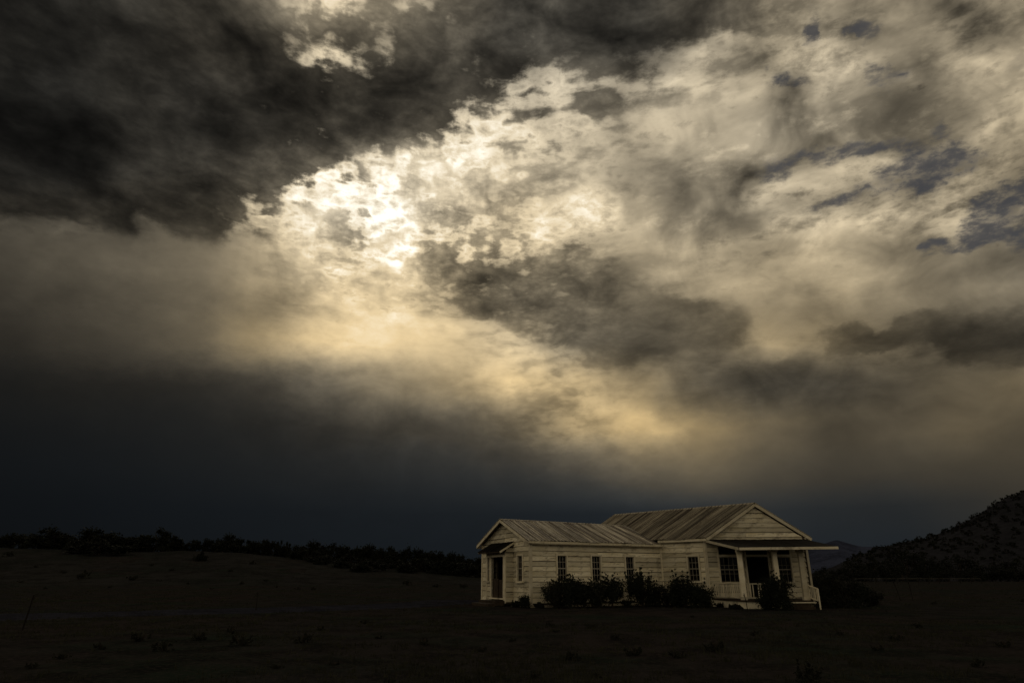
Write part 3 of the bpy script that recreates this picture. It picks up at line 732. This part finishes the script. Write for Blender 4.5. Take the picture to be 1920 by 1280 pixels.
# --- roofs of ribbed metal sheets
def panel(parent, P00, P10, P11, P01, mat, width=.62, ribs=3, amp=.042, thick=.012, clips=(), ragged=.05, name='roof_sheet', lift=0.0):
    P00, P10, P11, P01 = map(V3, (P00, P10, P11, P01))
    La = (P10-P00).length; n = max(1, round(La/width))
    nrm = (P10-P00).cross(P01-P00).normalized()
    if nrm.z < 0: nrm = -nrm
    for i in range(n):
        rg = random.uniform(-ragged, ragged*.6)/max((P01-P00).length, .1)
        t0, t1 = i/n - .02/La, (i+1)/n + .02/La
        tilt = random.uniform(-.006, .012)
        prof = []
        K = ribs*4
        for k_ in range(K+1):
            t = k_/K; ph = k_ % 4
            prof.append((t0+(t1-t0)*t, amp if ph == 0 else (amp*.25 if ph in (1, 3) else 0)))
        vs = []
        for b_ in (rg, .33, .66, 1.0):
            for th in (0, 1):
                for (t, h_) in prof:
                    A_ = P00.lerp(P10, t); B_ = P01.lerp(P11, t)
                    p = A_.lerp(B_, b_) + nrm*(h_ + (thick if th == 0 else 0) + tilt*(i % 2) + lift + .006*math.sin(i*5+b_*7))
                    vs.append(p)
        m_ = len(prof); fs = []
        def id_(r, th, c): return (r*2+th)*m_+c
        for r in range(3):
            for c in range(m_-1):
                fs.append((id_(r, 0, c), id_(r, 0, c+1), id_(r+1, 0, c+1), id_(r+1, 0, c)))
                fs.append((id_(r, 1, c+1), id_(r, 1, c), id_(r+1, 1, c), id_(r+1, 1, c+1)))
            fs.append((id_(r, 0, 0), id_(r+1, 0, 0), id_(r+1, 1, 0), id_(r, 1, 0)))
            fs.append((id_(r, 0, m_-1), id_(r, 1, m_-1), id_(r+1, 1, m_-1), id_(r+1, 0, m_-1)))
        for c in range(m_-1):
            fs.append((id_(0, 1, c), id_(0, 1, c+1), id_(0, 0, c+1), id_(0, 0, c)))
            fs.append((id_(3, 0, c), id_(3, 0, c+1), id_(3, 1, c+1), id_(3, 1, c)))
        bm = bmesh.new(); bv = [bm.verts.new(p) for p in vs]; uvl = bm.loops.layers.uv.new('uv'); Ls = (P01-P00).length
        uvs = {}
        for r in range(4):
            for th in (0, 1):
                for c in range(m_): uvs[bv[id_(r, th, c)]] = (prof[c][0]*La, (rg, .33, .66, 1.0)[r]*Ls)
        for f in fs:
            fc = bm.faces.new([bv[q] for q in f])
            for lp in fc.loops: lp[uvl].uv = uvs[lp.vert]
        for (co, no) in clips:                     # keep the side the normal points to
            bmesh.ops.bisect_plane(bm, geom=bm.verts[:]+bm.edges[:]+bm.faces[:], plane_co=co, plane_no=no, clear_inner=True)
        if len(bm.faces) == 0: bm.free(); continue
        o_ = P00.lerp(P10, i/n); x_ = (P10-P00).normalized(); z_ = nrm; y_ = z_.cross(x_)
        Ml = Matrix(((x_.x, y_.x, z_.x, o_.x), (x_.y, y_.y, z_.y, o_.y), (x_.z, y_.z, z_.z, o_.z), (0, 0, 0, 1)))
        bm.transform(Ml.inverted()); me = bpy.data.meshes.new(name); bm.to_mesh(me); bm.free()
        link(name, me, Ml, parent, mat)
def trim(P, Q, h=.15, t=.03, parent=None, name='fascia', mat=TRIM, drop=0):
    P, Q = V3(P), V3(Q); P.z -= h/2+drop; Q.z -= h/2+drop
    return link(name, MB().bar(P, Q, t, h).mesh(name), None, parent or house, mat)
def cap(P, Q, n1, n2, w=.14, mat=ROOF, parent=None):
    """ridge cap folded over two slopes; n1, n2 downslope unit vectors"""
    P, Q = V3(P)+V3((0, 0, .035)), V3(Q)+V3((0, 0, .035)); n1, n2 = V3(n1)*w, V3(n2)*w; dn = V3((0, 0, -.012))
    mb = MB(); mb.quadprism([P, Q, Q+n1, P+n1], [P-dn, Q-dn, Q+n1-dn, P+n1-dn]); mb.quadprism([P, Q, Q+n2, P+n2], [P-dn, Q-dn, Q+n2-dn, P+n2-dn])
    return link('ridge_cap', mb.mesh('ridge_cap'), None, parent, mat)
def v2(p, z): return V3((p[0], p[1], z))
def addd(p, d_, k_): return (p[0]+d_[0]*k_, p[1]+d_[1]*k_)
unit = lambda d_: (d_[0]/ln(d_), d_[1]/ln(d_))
# main roof
mn = (-.7317, -.6816)                              # outward from the left side of the main block
mid_f = ((S_[0]+R_[0])/2, (S_[1]+R_[1])/2)
ovr, ove = .26, .20
EZ, RZ = 3.25, 5.00
e0 = addd(addd(S_, mn, ove), D_, -ovr); e1 = addd(e0, D_, ML+2*ovr)
r0 = addd(mid_f, D_, -ovr); r1 = addd(r0, D_, ML+2*ovr)
q0 = addd(addd(R_, mn, -ove), D_, -ovr); q1 = addd(q0, D_, ML+2*ovr)
main_roof = link('main_roof', poly_slab(inset([S_, R_, FR_, FL_], .02), 3.10, 3.12).mesh('roof_deck'), None, house, DARKWOOD)
panel(main_roof, v2(e0, EZ), v2(e1, EZ), v2(r1, RZ), v2(r0, RZ), ROOF_MAIN, width=.6, ragged=.08)
panel(main_roof, v2(q0, EZ), v2(q1, EZ), v2(r1, RZ), v2(r0, RZ), ROOF_MAIN, width=.6)
dn1 = (v2(e0, EZ)-v2(r0, RZ)).normalized(); dn2 = (v2(q0, EZ)-v2(r0, RZ)).normalized()
cap(v2(r0, RZ), v2(r1, RZ), dn1, dn2, .13, ROOF, main_roof)
main_n = (v2(e1, EZ)-v2(e0, EZ)).cross(v2(r0, RZ)-v2(e0, EZ)).normalized()
if main_n.z < 0: main_n = -main_n
for a, b in ((e0, r0), (q0, r0)): trim(v2(a, EZ-.005), v2(b, RZ-.005), .14, .035, house, 'rake_board')
for a, b in ((e1, r1), (q1, r1)): trim(v2(a, EZ-.005), v2(b, RZ-.005), .14, .035, house, 'rake_board')
trim(v2(addd(e0, D_, .04), EZ-.012), v2(addd(e0, D_, 3.0), EZ-.012), .12, .03)
trim(v2(q0, EZ-.012), v2(q1, EZ-.012), .12, .03)
# wing roof
wd = unit(sub2(J_, C_)); gd = unit(sub2(L_, C_))
mid_w = ((C_[0]+L_[0])/2, (C_[1]+L_[1])/2)
WE, WR, wo, wr_ = 3.05, 4.27, .22, .30
a0 = addd(addd(C_, gd, -wo), wd, -wr_); b0 = addd(mid_w, wd, -wr_); c0 = addd(addd(L_, gd, wo), wd, -wr_)
LN = 14.0
a1, b1, c1 = addd(a0, wd, LN), addd(b0, wd, LN), addd(c0, wd, LN)
wing_roof = link('wing_roof', poly_slab(inset([C_, J_, K_, L_], .02), 2.94, 2.96).mesh('roof_deck'), None, house, DARKWOOD)
clip = [(v2(e0, EZ)+main_n*.015, main_n)]
sag = .035
panel(wing_roof, v2(a0, WE), v2(a1, WE-.03), v2(b1, WR-.12), v2(b0, WR), ROOF, width=.62, clips=clip, ragged=.06)
panel(wing_roof, v2(c0, WE), v2(c1, WE), v2(b1, WR-.12), v2(b0, WR), ROOF, width=.62, clips=clip)
# where the wing ridge meets the main slope
den = (v2(b1, WR-.12)-v2(b0, WR)).dot(main_n); t_hit = (v2(e0, EZ)-v2(b0, WR)).dot(main_n)/den
hit = v2(b0, WR).lerp(v2(b1, WR-.12), t_hit)
cap(v2(b0, WR), hit, (v2(a0, WE)-v2(b0, WR)).normalized(), (v2(c0, WE)-v2(b0, WR)).normalized(), .13, ROOF, wing_roof)
for a in (a0, c0): trim(v2(a, WE-.005), v2(b0, WR-.005), .135, .035, house, 'rake_board')
trim(v2(a0, WE-.01), v2(addd(a0, wd, 8.45), WE-.03), .105, .03, mat=SIDING)
trim(v2(c0, WE-.01), v2(addd(c0, wd, 8.6), WE-.02), .14, .03)
for P, Q in ((addd(C_, gd, -.10), addd(J_, gd, -.02)),):   # soffit
    link('soffit', poly_slab([addd(C_, wd, -.02), addd(a0, wd, .3), addd(a0, wd, 8.4), J_], WE-.15, WE-.13).mesh('soffit'), None, house, TRIM)
# vestibule roof
vr = link('vestibule_roof', poly_slab([(VP[0].x, VP[0].y), (VP[1].x, VP[1].y), (VP[2].x, VP[2].y), (VP[3].x, VP[3].y)], 2.575, 2.585).mesh('roof_deck'), None, house, DARKWOOD)
panel(vr, VP[0], VP[1], VP[2], VP[3], PORCH_TOP, width=.6, ragged=.03)
trim(VP[0], VP[1], .06, .03, house, 'fascia', DARKWOOD); trim(VP[1], VP[2], .09, .03, house, 'rake_board'); trim(VP[0], VP[3], .09, .03, house, 'rake_board')

# --- porch
pr = [V3((10.62, 31.45, 2.66)), V3((15.00, 31.05, 2.69)), V3((15.02, 34.42, 3.18)), V3((10.02, 34.70, 3.18))]
porch_roof = link('porch_roof', MB().quadprism([p-V3((0, 0, .10)) for p in pr], [p-V3((0, 0, .02)) for p in pr]).mesh('porch_roof_deck'), None, house, DARKWOOD)
panel(porch_roof, pr[0], pr[1], pr[2], pr[3], PORCH_TOP, width=.8, ragged=.01, ribs=2, amp=.012)
trim(pr[0]+V3((0, -.04, .01)), pr[1]+V3((.06, -.04, .01)), .115, .035, house)
trim(pr[0]+V3((-.03, 0, .01)), pr[3]+V3((-.03, 0, .01)), .115, .035, house); trim(pr[1]+V3((.05, 0, .01)), pr[2]+V3((.05, 0, .01)), .115, .035, house)
fl = [(10.62, 31.95), (13.85, 31.70), (14.95, 34.43), (10.05, 34.72)]
link('porch_floor', poly_slab(fl, .31, .375).mesh('porch_floor'), None, house, DARKWOOD)
link('foundation', poly_slab([(10.68, 32.02), (12.6, 31.9), (14.8, 34.4), (10.06, 34.71)], -.3, .309).mesh('foundation'), None, house, TRIM)
link('foundation', poly_slab([(13.3, 31.85), (13.8, 31.82), (13.9, 32.2), (13.4, 32.3)], -.3, .309).mesh('foundation'), None, house, PLASTER)
def column(x, y, top, w=.20):
    r = Matrix.Translation((x, y, .375)) @ Matrix.Rotation(R(-4), 4, 'Z')
    h = top-.375; s = MB(); a, b = w*.56, w*.48
    s.quadprism([(-a, -a, .14), (a, -a, .14), (a, a, .14), (-a, a, .14)], [(-b, -b, h-.22), (b, -b, h-.22), (b, b, h-.22), (-b, b, h-.22)])
    c = link('column', s.mesh('column'), r, house, TRIM)
    link('base', MB().box(-a*1.2, a*1.2, -a*1.2, a*1.2, 0, .139).mesh('base'), r, c, TRIM)
    k = MB().box(-b*1.12, b*1.12, -b*1.12, b*1.12, h-.219, h-.17)
    k.quadprism([(-b*1.1, -b*1.1, h-.169), (b*1.1, -b*1.1, h-.169), (b*1.1, b*1.1, h-.169), (-b*1.1, b*1.1, h-.169)], [(-b*1.55, -b*1.55, h-.08), (b*1.55, -b*1.55, h-.08), (b*1.55, b*1.55, h-.08), (-b*1.55, b*1.55, h-.08)])
    k.box(-b*1.5, b*1.5, -b*1.5, b*1.5, h-.079, h)
    link('capital', k.mesh('capital'), r, c, TRIM)
cols3 = [(10.80, 32.05), (12.42, 31.95), (13.62, 31.9)]
for x, y in cols3: column(x, y, 2.60)
link('porch_beam', MB().bar((10.7, 32.02, 2.62), (14.0, 31.85, 2.63), .12, .10).mesh('porch_beam'), None, house, DARKWOOD)
def railing(P, Q, z0, z1, n, dz=0, name='railing'):
    P, Q = V3(P), V3(Q); s = MB()
    a, b = V3((P.x, P.y, z1)), V3((Q.x, Q.y, z1+dz)); c, d = V3((P.x, P.y, z0)), V3((Q.x, Q.y, z0+dz))
    s.bar(a, b, .07, .05).bar(c, d, .05, .045)
    r = link(name, s.mesh('rails'), None, house, TRIM)
    bal = MB().box(-.021, .021, -.021, .021, 0, z1-z0-.048).mesh('baluster'); bal.materials.append(TRIM)
    for i in range(n):
        t = (i+.5)/n
        if random.random() < .04: continue
        p = c.lerp(d, t)+V3((0, 0, .0225))
        link('baluster', bal, Matrix.Translation(p) @ Matrix.Rotation(random.uniform(-.03, .03), 4, 'Y'), r)
railing((10.12, 34.45, 0), (10.74, 32.2, 0), .46, 1.08, 15)
railing((10.94, 32.03, 0), (12.28, 31.96, 0), .46, 1.08, 11)
railing((13.74, 31.88, 0), (13.92, 31.3, 0), .50, 1.02, 5, -.14, 'stair_railing')
link('newel_post', MB().box(-.028, .028, -.028, .028, 0, .88).mesh('newel_post'), Matrix.Translation((13.93, 31.27, 0)), house, TRIM)
link('porch_steps', MB().box(12.7, 13.6, 31.42, 31.74, .0, .24).box(12.65, 13.65, 31.1, 31.41, .0, .12).mesh('porch_steps'), None, house, DARKWOOD)
link('porch_ledge', MB().box(12.6, 13.9, 31.5, 31.72, .262, .30).mesh('porch_ledge'), None, house, TRIM)

# ================================================================== plants and posts
rs = np.random.RandomState(11)
def leaves_mesh(name, centres, radii, n, size, seed, mat, squash=1.0, up=.3):
    """leaf quads scattered through several clump volumes, denser near their skins"""
    r_ = np.random.RandomState(seed); centres = np.array(centres, float); radii = np.array(radii, float)
    w = radii**1.4; w /= w.sum(); pick = r_.choice(len(centres), n, p=w)
    d = r_.normal(size=(n, 3)); d /= np.linalg.norm(d, axis=1)[:, None]
    rad = radii[pick] * (r_.rand(n)**.5) * (1 + .38*r_.randn(n)).clip(.3, 2.1); d[:, 2] *= squash
    c = centres[pick] + d*rad[:, None]
    c[:, 2] = np.maximum(c[:, 2], .02)
    t = r_.normal(size=(n, 3)); t[:, 2] += up; t /= np.linalg.norm(t, axis=1)[:, None]
    b = np.cross(t, r_.normal(size=(n, 3))); b /= np.linalg.norm(b, axis=1)[:, None]
    s = size * (.5 + 1.1*r_.rand(n)**1.5)[:, None]
    p0, p1, p2, p3 = c - t*s, c + b*s*.45, c + t*s, c - b*s*.45
    v_ = np.stack([p0, p1, p2, p3], 1).reshape(-1, 3); f = np.arange(4*n).reshape(-1, 4)
    me = bpy.data.meshes.new(name); me.from_pydata(v_.tolist(), [], f.tolist()); me.update(); me.materials.append(mat); return me
def shrub_parts(seed, w, h, n=2200, leaf=.05, mat=None, spiky=0.0, k=18, gap=True):
    r_ = np.random.RandomState(seed); cs, ra = [], []
    for i in range(k):
        a = r_.rand()*6.28; q = r_.rand()**.5 * w*.5*.85; zz = h*(.12 + .70*r_.rand()*(1-.5*q/w))
        cs.append((q*math.cos(a), q*math.sin(a)*.8, zz)); ra.append(h*(.10+.13*r_.rand()))
    for i in range(int(spiky*20)):                  # shoots that break the outline
        a = r_.rand()*6.28; q = r_.rand()*w*.38
        fh = .68+.34*r_.rand()
        for j in range(5): cs.append((q*math.cos(a)*(1+.1*j), q*math.sin(a)*.8, h*fh*(.45+.13*j))); ra.append(h*(.075-.013*j))
    cs.append((0, 0, h*.25)); ra.append(h*.3)
    lm = leaves_mesh('foliage', cs, ra, n, leaf, seed, mat or LEAF, up=.6)
    sm = MB()
    for i in range(7):
        a = r_.rand()*6.28; q = w*.3*r_.rand()
        sm.tube([(0, 0, -.1), (q*.4*math.cos(a), q*.4*math.sin(a), h*.3), (q*math.cos(a), q*math.sin(a), h*.75)], [.03, .02, .006], 5)
    m2 = sm.mesh('stems'); m2.materials.append(BARK); return lm, m2
def shrub(name, x, y, parts, label, cat, group=None, sc=1.0, rot=0.0):
    z = float(ground_z(x, y)); M = Matrix.Translation((x, y, z-.02)) @ Matrix.Rotation(rot, 4, 'Z') @ Matrix.Scale(sc, 4)
    e = link(name, None, M); tag(e, label, cat, group)
    link('foliage', parts[0], M, e); link('stems', parts[1], M, e); return e
def at(px, y_):                                    # world x of a photo column at depth y_
    return (px-960)/1278*y_
near = [
 (1040, 32.4, 1.35, 1.42, .3, 'square-topped dark shrub at the left end of the hedge under the windows'),
 (1068, 32.6, 1.45, 1.66, .8, 'taller shrub reaching the sill of the first long-wall window'),
 (1094, 32.9, 1.30, 1.44, .5, 'low middle shrub of the hedge between the first and second window'),
 (1120, 33.1, 1.35, 1.42, .5, 'rounded shrub directly below the second long-wall window'),
 (1146, 33.4, 1.30, 1.68, .9, 'feathery-topped shrub at the right end of the hedge by the second window'),
 (1202, 33.9, 1.55, 1.9, 1.2, 'spiky-topped dark bush below the third long-wall window'),
 (1226, 34.2, 1.4, 1.25, .4, 'low bush leaning against the bend in the long wall'),
 (1280, 33.4, 1.65, 1.78, .6, 'tall dark bush left of the window beside the porch'),
 (1308, 33.0, 1.3, 1.35, .3, 'rounded bush under the window beside the porch corner'),
 (1256, 34.2, .9, .85, .3, 'smallest bush in the gap left of the tall one by the porch wall'),
 (1452, 30.6, 1.45, 1.78, .9, 'loose leafy bush in front of the porch middle column'),
 (1433, 30.9, .9, 1.05, .4, 'low bush against the porch railing left of the loose leafy one'),
 (1562, 33.0, 1.7, 1.8, .5, 'large dark bush past the right end of the porch'),
 (1600, 33.2, 1.6, 1.35, .4, 'rounded lower bush right of the large one past the porch'),
 (1540, 35.5, 1.5, 1.9, .4, 'dark bush close behind the porch stair railing'),
 (1626, 34.5, 1.1, .9, .3, 'smallest bush at the far right of those past the porch'),
 (984, 32.6, .5, .62, .8, 'small leafy weed clump at the near corner of the house'),
 (968, 33.4, .55, .34, .6, 'low weed clump under the narrow gable window'),
 (1010, 32.5, .5, .32, .6, 'tuft of weeds just right of the near house corner'),
 (1172, 33.6, .55, .42, .5, 'low weeds between the hedge and the spiky bush'),
 (1345, 33.8, .6, .22, .4, 'low weeds growing along the porch foundation left of the column'),
 (1372, 31.4, .8, .24, .5, 'low dark weeds in front of the porch foundation'),
]
for i, (px, y_, w, h, sp, lab) in enumerate(near):
    n = int(1200 + 2600*w*h)
    shrub('shrub', at(px, y_), y_, shrub_parts(100+i, w, h, int(n*1.3), .04, LEAF if i % 3 else LEAF2, sp, 20), lab, 'bush', 'bushes and weeds around the house')
# sage clumps on the open ground
protos = [shrub_parts(300+i, 1.0, .32+.06*i, 900, .035, LEAF2, .3, 10) for i in range(4)]
SL = 'low dark sage clump on the open ground in front of the house'
def gdist(y_): return EYE*1278/max(y_-1080, 2)
spots = [(1180,1212,1.4),(1257,1216,1.0),(1325,1206,1.3),(1490,1256,1.6),(860,1090,.9),(742,1258,.6),(470,1200,1.6),(450,1178,1.0),(285,1192,1.6),(330,1208,1.4),(390,1190,1.2),(580,1196,1.2),
         (1105,1168,1.0),(1150,1188,1.0),(1070,1218,1.1),(1030,1165,.9),(1660,1188,1.2),(1700,1168,1.1),(1740,1128,1.0),(1905,1125,1.0),(1040,1176,.7),(1560,1180,.8),(1620,1205,.8),(800,1196,.9),(720,1186,.8),
         (690,1160,1.0),(610,1172,.9),(215,1206,.8),(150,1220,.9),(95,1236,.8),(1850,1200,.9),(1795,1232,.8),(640,1228,.7),(960,1190,.7),(905,1205,.7),(1400,1180,.8),(540,1234,.7),(1290,1150,.7),(1110,1246,.6),(1000,1248,.6)]
for i, (px, py, sc) in enumerate(spots):
    y_ = gdist(py); shrub('sage_clump', at(px, y_), y_, protos[i % 4], SL, 'shrub', 'sage clumps on the open ground', sc*.42, rs.rand()*6.28)
SL2 = 'small dark bush dotted on the bare slope below the junipers'
for (px, py, hh) in [(155,1072,9),(248,1074,8),(372,1046,9),(5,1045,7),(118,1066,4),(320,1062,4),(430,1062,4),(455,1080,4),(355,1080,3),(560,1090,4),(210,1086,3),(90,1088,3),(500,1074,4),(520,1085,3),(300,1076,4),(820,1082,6),(870,1084,6),(765,1076,7),(590,1092,4),(40,1078,4),(400,1090,3),(65,1060,4),(280,1055,4),(470,1050,5)]:
    y_ = 78 + (1092-py)/70*66; sc = hh/1278*y_/.4*1.5
    shrub('slope_bush', at(px, y_), y_, protos[int(px) % 4], {155: 'largest low bush on the bare slope at far left', 248: 'second low bush on the bare slope, right of the largest', 820: 'low bush at the slope foot left of the house', 870: 'low bush at the slope foot nearest the house'}.get(px, SL2), 'bush', 'bushes on the slope', sc, rs.rand()*6.28)
# junipers along the crest
def tree_parts(seed, w, h, n=1500, leaf=.13, k=26, lift=.06):
    r_ = np.random.RandomState(seed); cs, ra = [], []
    for i in range(k):
        a = r_.rand()*6.28; q = math.sqrt(r_.rand())*w*.5*.82
        zz = h*(lift + (1-lift)*.88*r_.rand()*math.sqrt(max(0.05, 1-(q/(w*.5))**2)))
        cs.append((q*math.cos(a), q*math.sin(a), zz)); ra.append(min(w, h)*(.12+.09*r_.rand()))
    lm = leaves_mesh('crown', cs, ra, n, leaf, seed, TREELEAF)
    sm = MB(); sm.tube([(0, 0, -.4), (.05*w, 0, h*.22), (.02*w, .03*w, h*.55), (0, 0, h*.8)], [.07*h*.6, .05*h*.6, .03*h*.6, .01], 7)
    for c in cs[:7]: sm.tube([(0.03*w, 0, h*.2), (c[0]*.5, c[1]*.5, (h*.2+c[2])*.5), c], [.03*h*.6, .02*h*.6, .006], 5)
    m2 = sm.mesh('trunk'); m2.materials.append(BARK); return lm, m2
tp = [tree_parts(500+i, w, h, 4200, .17) for i, (w, h) in enumerate([(5.5, 3.6), (4.2, 3.6), (3.4, 3.2), (6.5, 3.8), (3.0, 2.6)])]
th_ = [3.6, 3.6, 3.2, 3.8, 2.6]
TL = 'round dark juniper among those along the crest left of the house'
def tree(name, x, y, parts, label, group, sx, sz, rot, sink=.15, z=None):
    z = (float(ground_z(x, y)) if z is None else z) - sink
    M = Matrix.Translation((x, y, z)) @ Matrix.Rotation(rot, 4, 'Z') @ Matrix.Diagonal((sx, sx, sz, 1))
    e = link(name, None, M); tag(e, label, 'tree', group); link('crown', parts[0], M, e); link('trunk', parts[1], M, e)
# (px centre, top y, width px, depth)
crest = [(12,1003,40,150,0),(70,996,84,148,3),(104,1004,50,150,1),(165,994,52,146,1),(192,1000,36,150,2),(150,1010,60,140,3),(178,1020,84,132,0),(215,1010,50,150,1),(278,997,62,148,3),(250,1006,44,150,2),
 (308,1008,34,150,4),(325,1016,22,152,4),(353,1012,30,150,1),(381,1008,22,150,2),(404,1008,20,150,2),(425,1001,34,150,1),(412,1014,40,146,0),(450,1012,34,150,4),(470,1012,22,151,2),(487,1011,26,150,1),(505,1013,26,150,0),
 (518,1014,16,152,4),(533,1017,16,152,4),(556,1019,24,150,2),(588,1014,40,148,1),(570,1026,50,140,0),(620,1020,50,146,3),(645,1022,40,148,1),(676,1021,34,148,2),(695,1020,34,148,1),(712,1026,34,146,0),
 (727,1023,26,148,1),(745,1027,30,148,2),(765,1026,34,148,3),(785,1027,34,147,1),(805,1029,34,147,2),(825,1031,30,146,0),(842,1034,30,146,1),(866,1038,30,144,1),(888,1041,34,143,2),(905,1043,34,143,0),
 (600,1052,22,128,4),(596,1040,40,134,1),(640,1056,26,124,2),(690,1048,50,122,0),(672,1062,26,118,2),(762,1054,34,126,1),(730,1040,60,136,3),(790,1044,60,134,0),(830,1048,50,132,3),(865,1052,50,130,1),(895,1056,40,130,0),(660,1040,60,138,3),(372,1034,16,120,4),(-30,1000,60,150,3),(-80,1002,60,150,1)]
CL = {70: 'widest round juniper on the crest near the left edge of the view', 165: 'tallest flat-topped juniper on the left part of the crest', 278: 'big domed juniper standing before the first dip of the crest',
 425: 'peaked juniper rising highest on the middle of the crest', 353: 'lone small juniper just right of the first dip in the crest', 381: 'small juniper between the lone one and the peaked one on the crest',
 178: 'dark juniper spreading downslope below the tallest left group', 588: 'rounded juniper standing proud above the thick right-hand stand', 600: 'narrow juniper lowest on the slope at the left of the thick stand',
 672: 'lowest dark juniper at the foot of the thick stand on the slope', 372: 'single dark juniper standing alone on the bare slope under the crest', 905: 'juniper seen closest to the left end of the house'}
for i, (px, ty, w, y_, kk) in enumerate(crest):
    if px < 330: ty -= 4
    x = at(px, y_); gz = float(ground_z(x, y_)); top = EYE + (1080-ty)/1278*y_*1.0
    hh = max(top-gz, 1.6); ww = w/1278*y_
    tree('juniper_tree', x, y_, tp[kk], CL.get(px, TL), 'junipers along the crest', ww/[5.5,4.2,3.4,6.5,3.0][kk]*(1.4 if px < 330 or y_ < 140 else 1.2), hh/th_[kk]*1.02, rs.rand()*6.28)
# cottonwoods at the foot of the right hill
bp = [tree_parts(600+i, 9, 7.5, 2600, .24, 22, .18) for i in range(3)]
BL = 'broad dark tree standing in the row below the wooded hill'
for i, (px, ty, w, y_) in enumerate([(1600,1052,60,215),(1640,1040,60,222),(1668,1046,50,218),(1706,1030,74,226),(1740,1036,64,222),(1776,1048,50,220),(1806,1040,70,226),(1840,1050,60,222),(1872,1056,60,220),(1905,1046,70,226),
                                     (1690,1058,60,212),(1757,1060,50,212),(1825,1064,50,212),(1945,1050,70,222),(1620,1062,50,208),(1575,1062,50,214),(1545,1058,50,218)]):
    x = at(px, y_); gz = float(ground_z(x, y_)); top = EYE + (1080-ty)/1278*y_
    tree('broad_tree', x, y_, bp[i % 3], BL, 'trees below the wooded hill', w/1278*y_/9, (top-gz)/7.5, rs.rand()*6.28, .3)
# scrub oaks and junipers covering the right hill
hp = [tree_parts(700+i, 5, 4, 260, .42, 9, .1) for i in range(4)]
HL = 'dark scrubby tree on the wooded hill to the right'
cnt = 0; placed = []
while cnt < 290:
    px = rs.uniform(1590, 1960); t = rs.rand()**.7
    y_ = 262 + (HD-262+6)*t
    x = at(px, y_)
    if any((x-a)**2 + (y_-b)**2 < 18 for a, b in placed): continue
    placed.append((x, y_)); z = float(right_hill(np.array(x), np.array(y_))); s = rs.uniform(.38, .8)
    tree('scrub_tree', x, y_, hp[cnt % 4], HL, 'scrubby trees on the wooded hill', s*rs.uniform(.9, 1.3), s*.9, rs.rand()*6.28, .3, z); cnt += 1
# fence posts and stakes
def post(name, p0, p1, r_, label, mat, cat='fence post', notch=True):
    P, Q = V3(p0), V3(p1); M = Matrix.Translation(P); s = MB(); d_ = Q-P
    s.tube([(0, 0, -.2), tuple(d_*.5 + V3((.01, 0, 0))), tuple(d_)], [r_, r_*.95, r_*.9], 6)
    if notch: s.box(d_.x-r_*1.5, d_.x+r_*1.5, d_.y-.01, d_.y+.01, d_.z-.12, d_.z-.06)
    o = link(name, s.mesh(name), M, None, mat); tag(o, label, cat)
    return o
post('fence_post', (at(65, 19.2), 19.2, 0), (at(72, 19.2), 19.2, .92), .022, 'thin leaning fence post beside the gravel track at far left', RUSTPOST)
post('fence_post', (at(488, 29.5), 29.5, 0), (at(487, 29.5), 29.5, .80), .025, 'short upright fence post standing alone left of the house', POSTWOOD)
post('fence_post', (at(1681, 42), 42, 0), (at(1673, 42), 42, 1.15), .03, 'left one of two thin leaning posts in the field right of the house', POSTWOOD)
post('fence_post', (at(1703, 42), 42, 0), (at(1701, 42), 42, 1.18), .03, 'right one of two thin posts in the field right of the house', POSTWOOD)
post('stake', (at(1395, 29.5), 29.5, 0), (at(1391, 29.5), 29.5, .72), .016, 'thin dark stake in front of the porch corner column', RUSTPOST, 'stake')
# pale rail fence far across the right-hand field
rf = link('rail_fence', None, Matrix.Translation((at(1720, 150), 150, 0))); tag(rf, 'low pale rail fence across the far side of the right field', 'fence')
rz = float(ground_z(at(1720, 150), 150))
link('rail', MB().bar((at(1600, 150), 150, rz+1.0), (at(1850, 150), 152, rz+1.0), .07, .09).mesh('rail'), None, rf, flat('bleached_rail', (.11, .105, .095)))
pm = MB().box(-.07, .07, -.07, .07, -.3, 1.1).mesh('post')
pm.materials.append(POSTWOOD)
for i in range(13): link('post', pm, Matrix.Translation((at(1600+i*20.8, 150), 150+i/6, rz)), rf)
# grass: tufts over the near field
def grass_mesh(n, ymin, ymax, seed, hmin, hmax, wpx=1.0):
    r_ = np.random.RandomState(seed)
    y_ = ymin*(ymax/ymin)**(r_.rand(n)); x = (r_.rand(n)*2-1)*.85*y_
    den = fbm(x*.35+3, y_*.35+7, 3); keep = r_.rand(n) < np.clip((den-.30)*3.2, .04, 1)
    inside = (np.hypot((x-6)/9.5, (y_-37)/4.5) < .9); keep &= ~inside; x, y_ = x[keep], y_[keep]; n = len(x)
    z = ground_z(x, y_); nb = 7; vs = np.zeros((n*nb, 3, 3)); k_ = np.arange(n).repeat(nb)
    a = r_.rand(n*nb)*6.28; l = (hmin + (hmax-hmin)*r_.rand(n*nb)**2)*(.6+.6*den[keep][k_]); sp_ = .09*r_.rand(n*nb)
    bx, by = x[k_] + np.cos(a)*sp_, y_[k_] + np.sin(a)*sp_; w = .004 + .00035*y_[k_]
    vs[:, 0] = np.stack([bx-w, by, z[k_]-.02], 1); vs[:, 1] = np.stack([bx+w, by, z[k_]-.02], 1)
    vs[:, 2] = np.stack([bx+np.cos(a)*l*.45, by+np.sin(a)*l*.45, z[k_]+l], 1)
    me = bpy.data.meshes.new('grass'); me.from_pydata(vs.reshape(-1, 3).tolist(), [], np.arange(n*nb*3).reshape(-1, 3).tolist()); me.update(); me.materials.append(GRASS); return me
tag(link('grass', grass_mesh(22000, 6, 120, 5, .03, .13)), 'sparse dry grass tufts over the dark field', 'grass', kind='stuff')
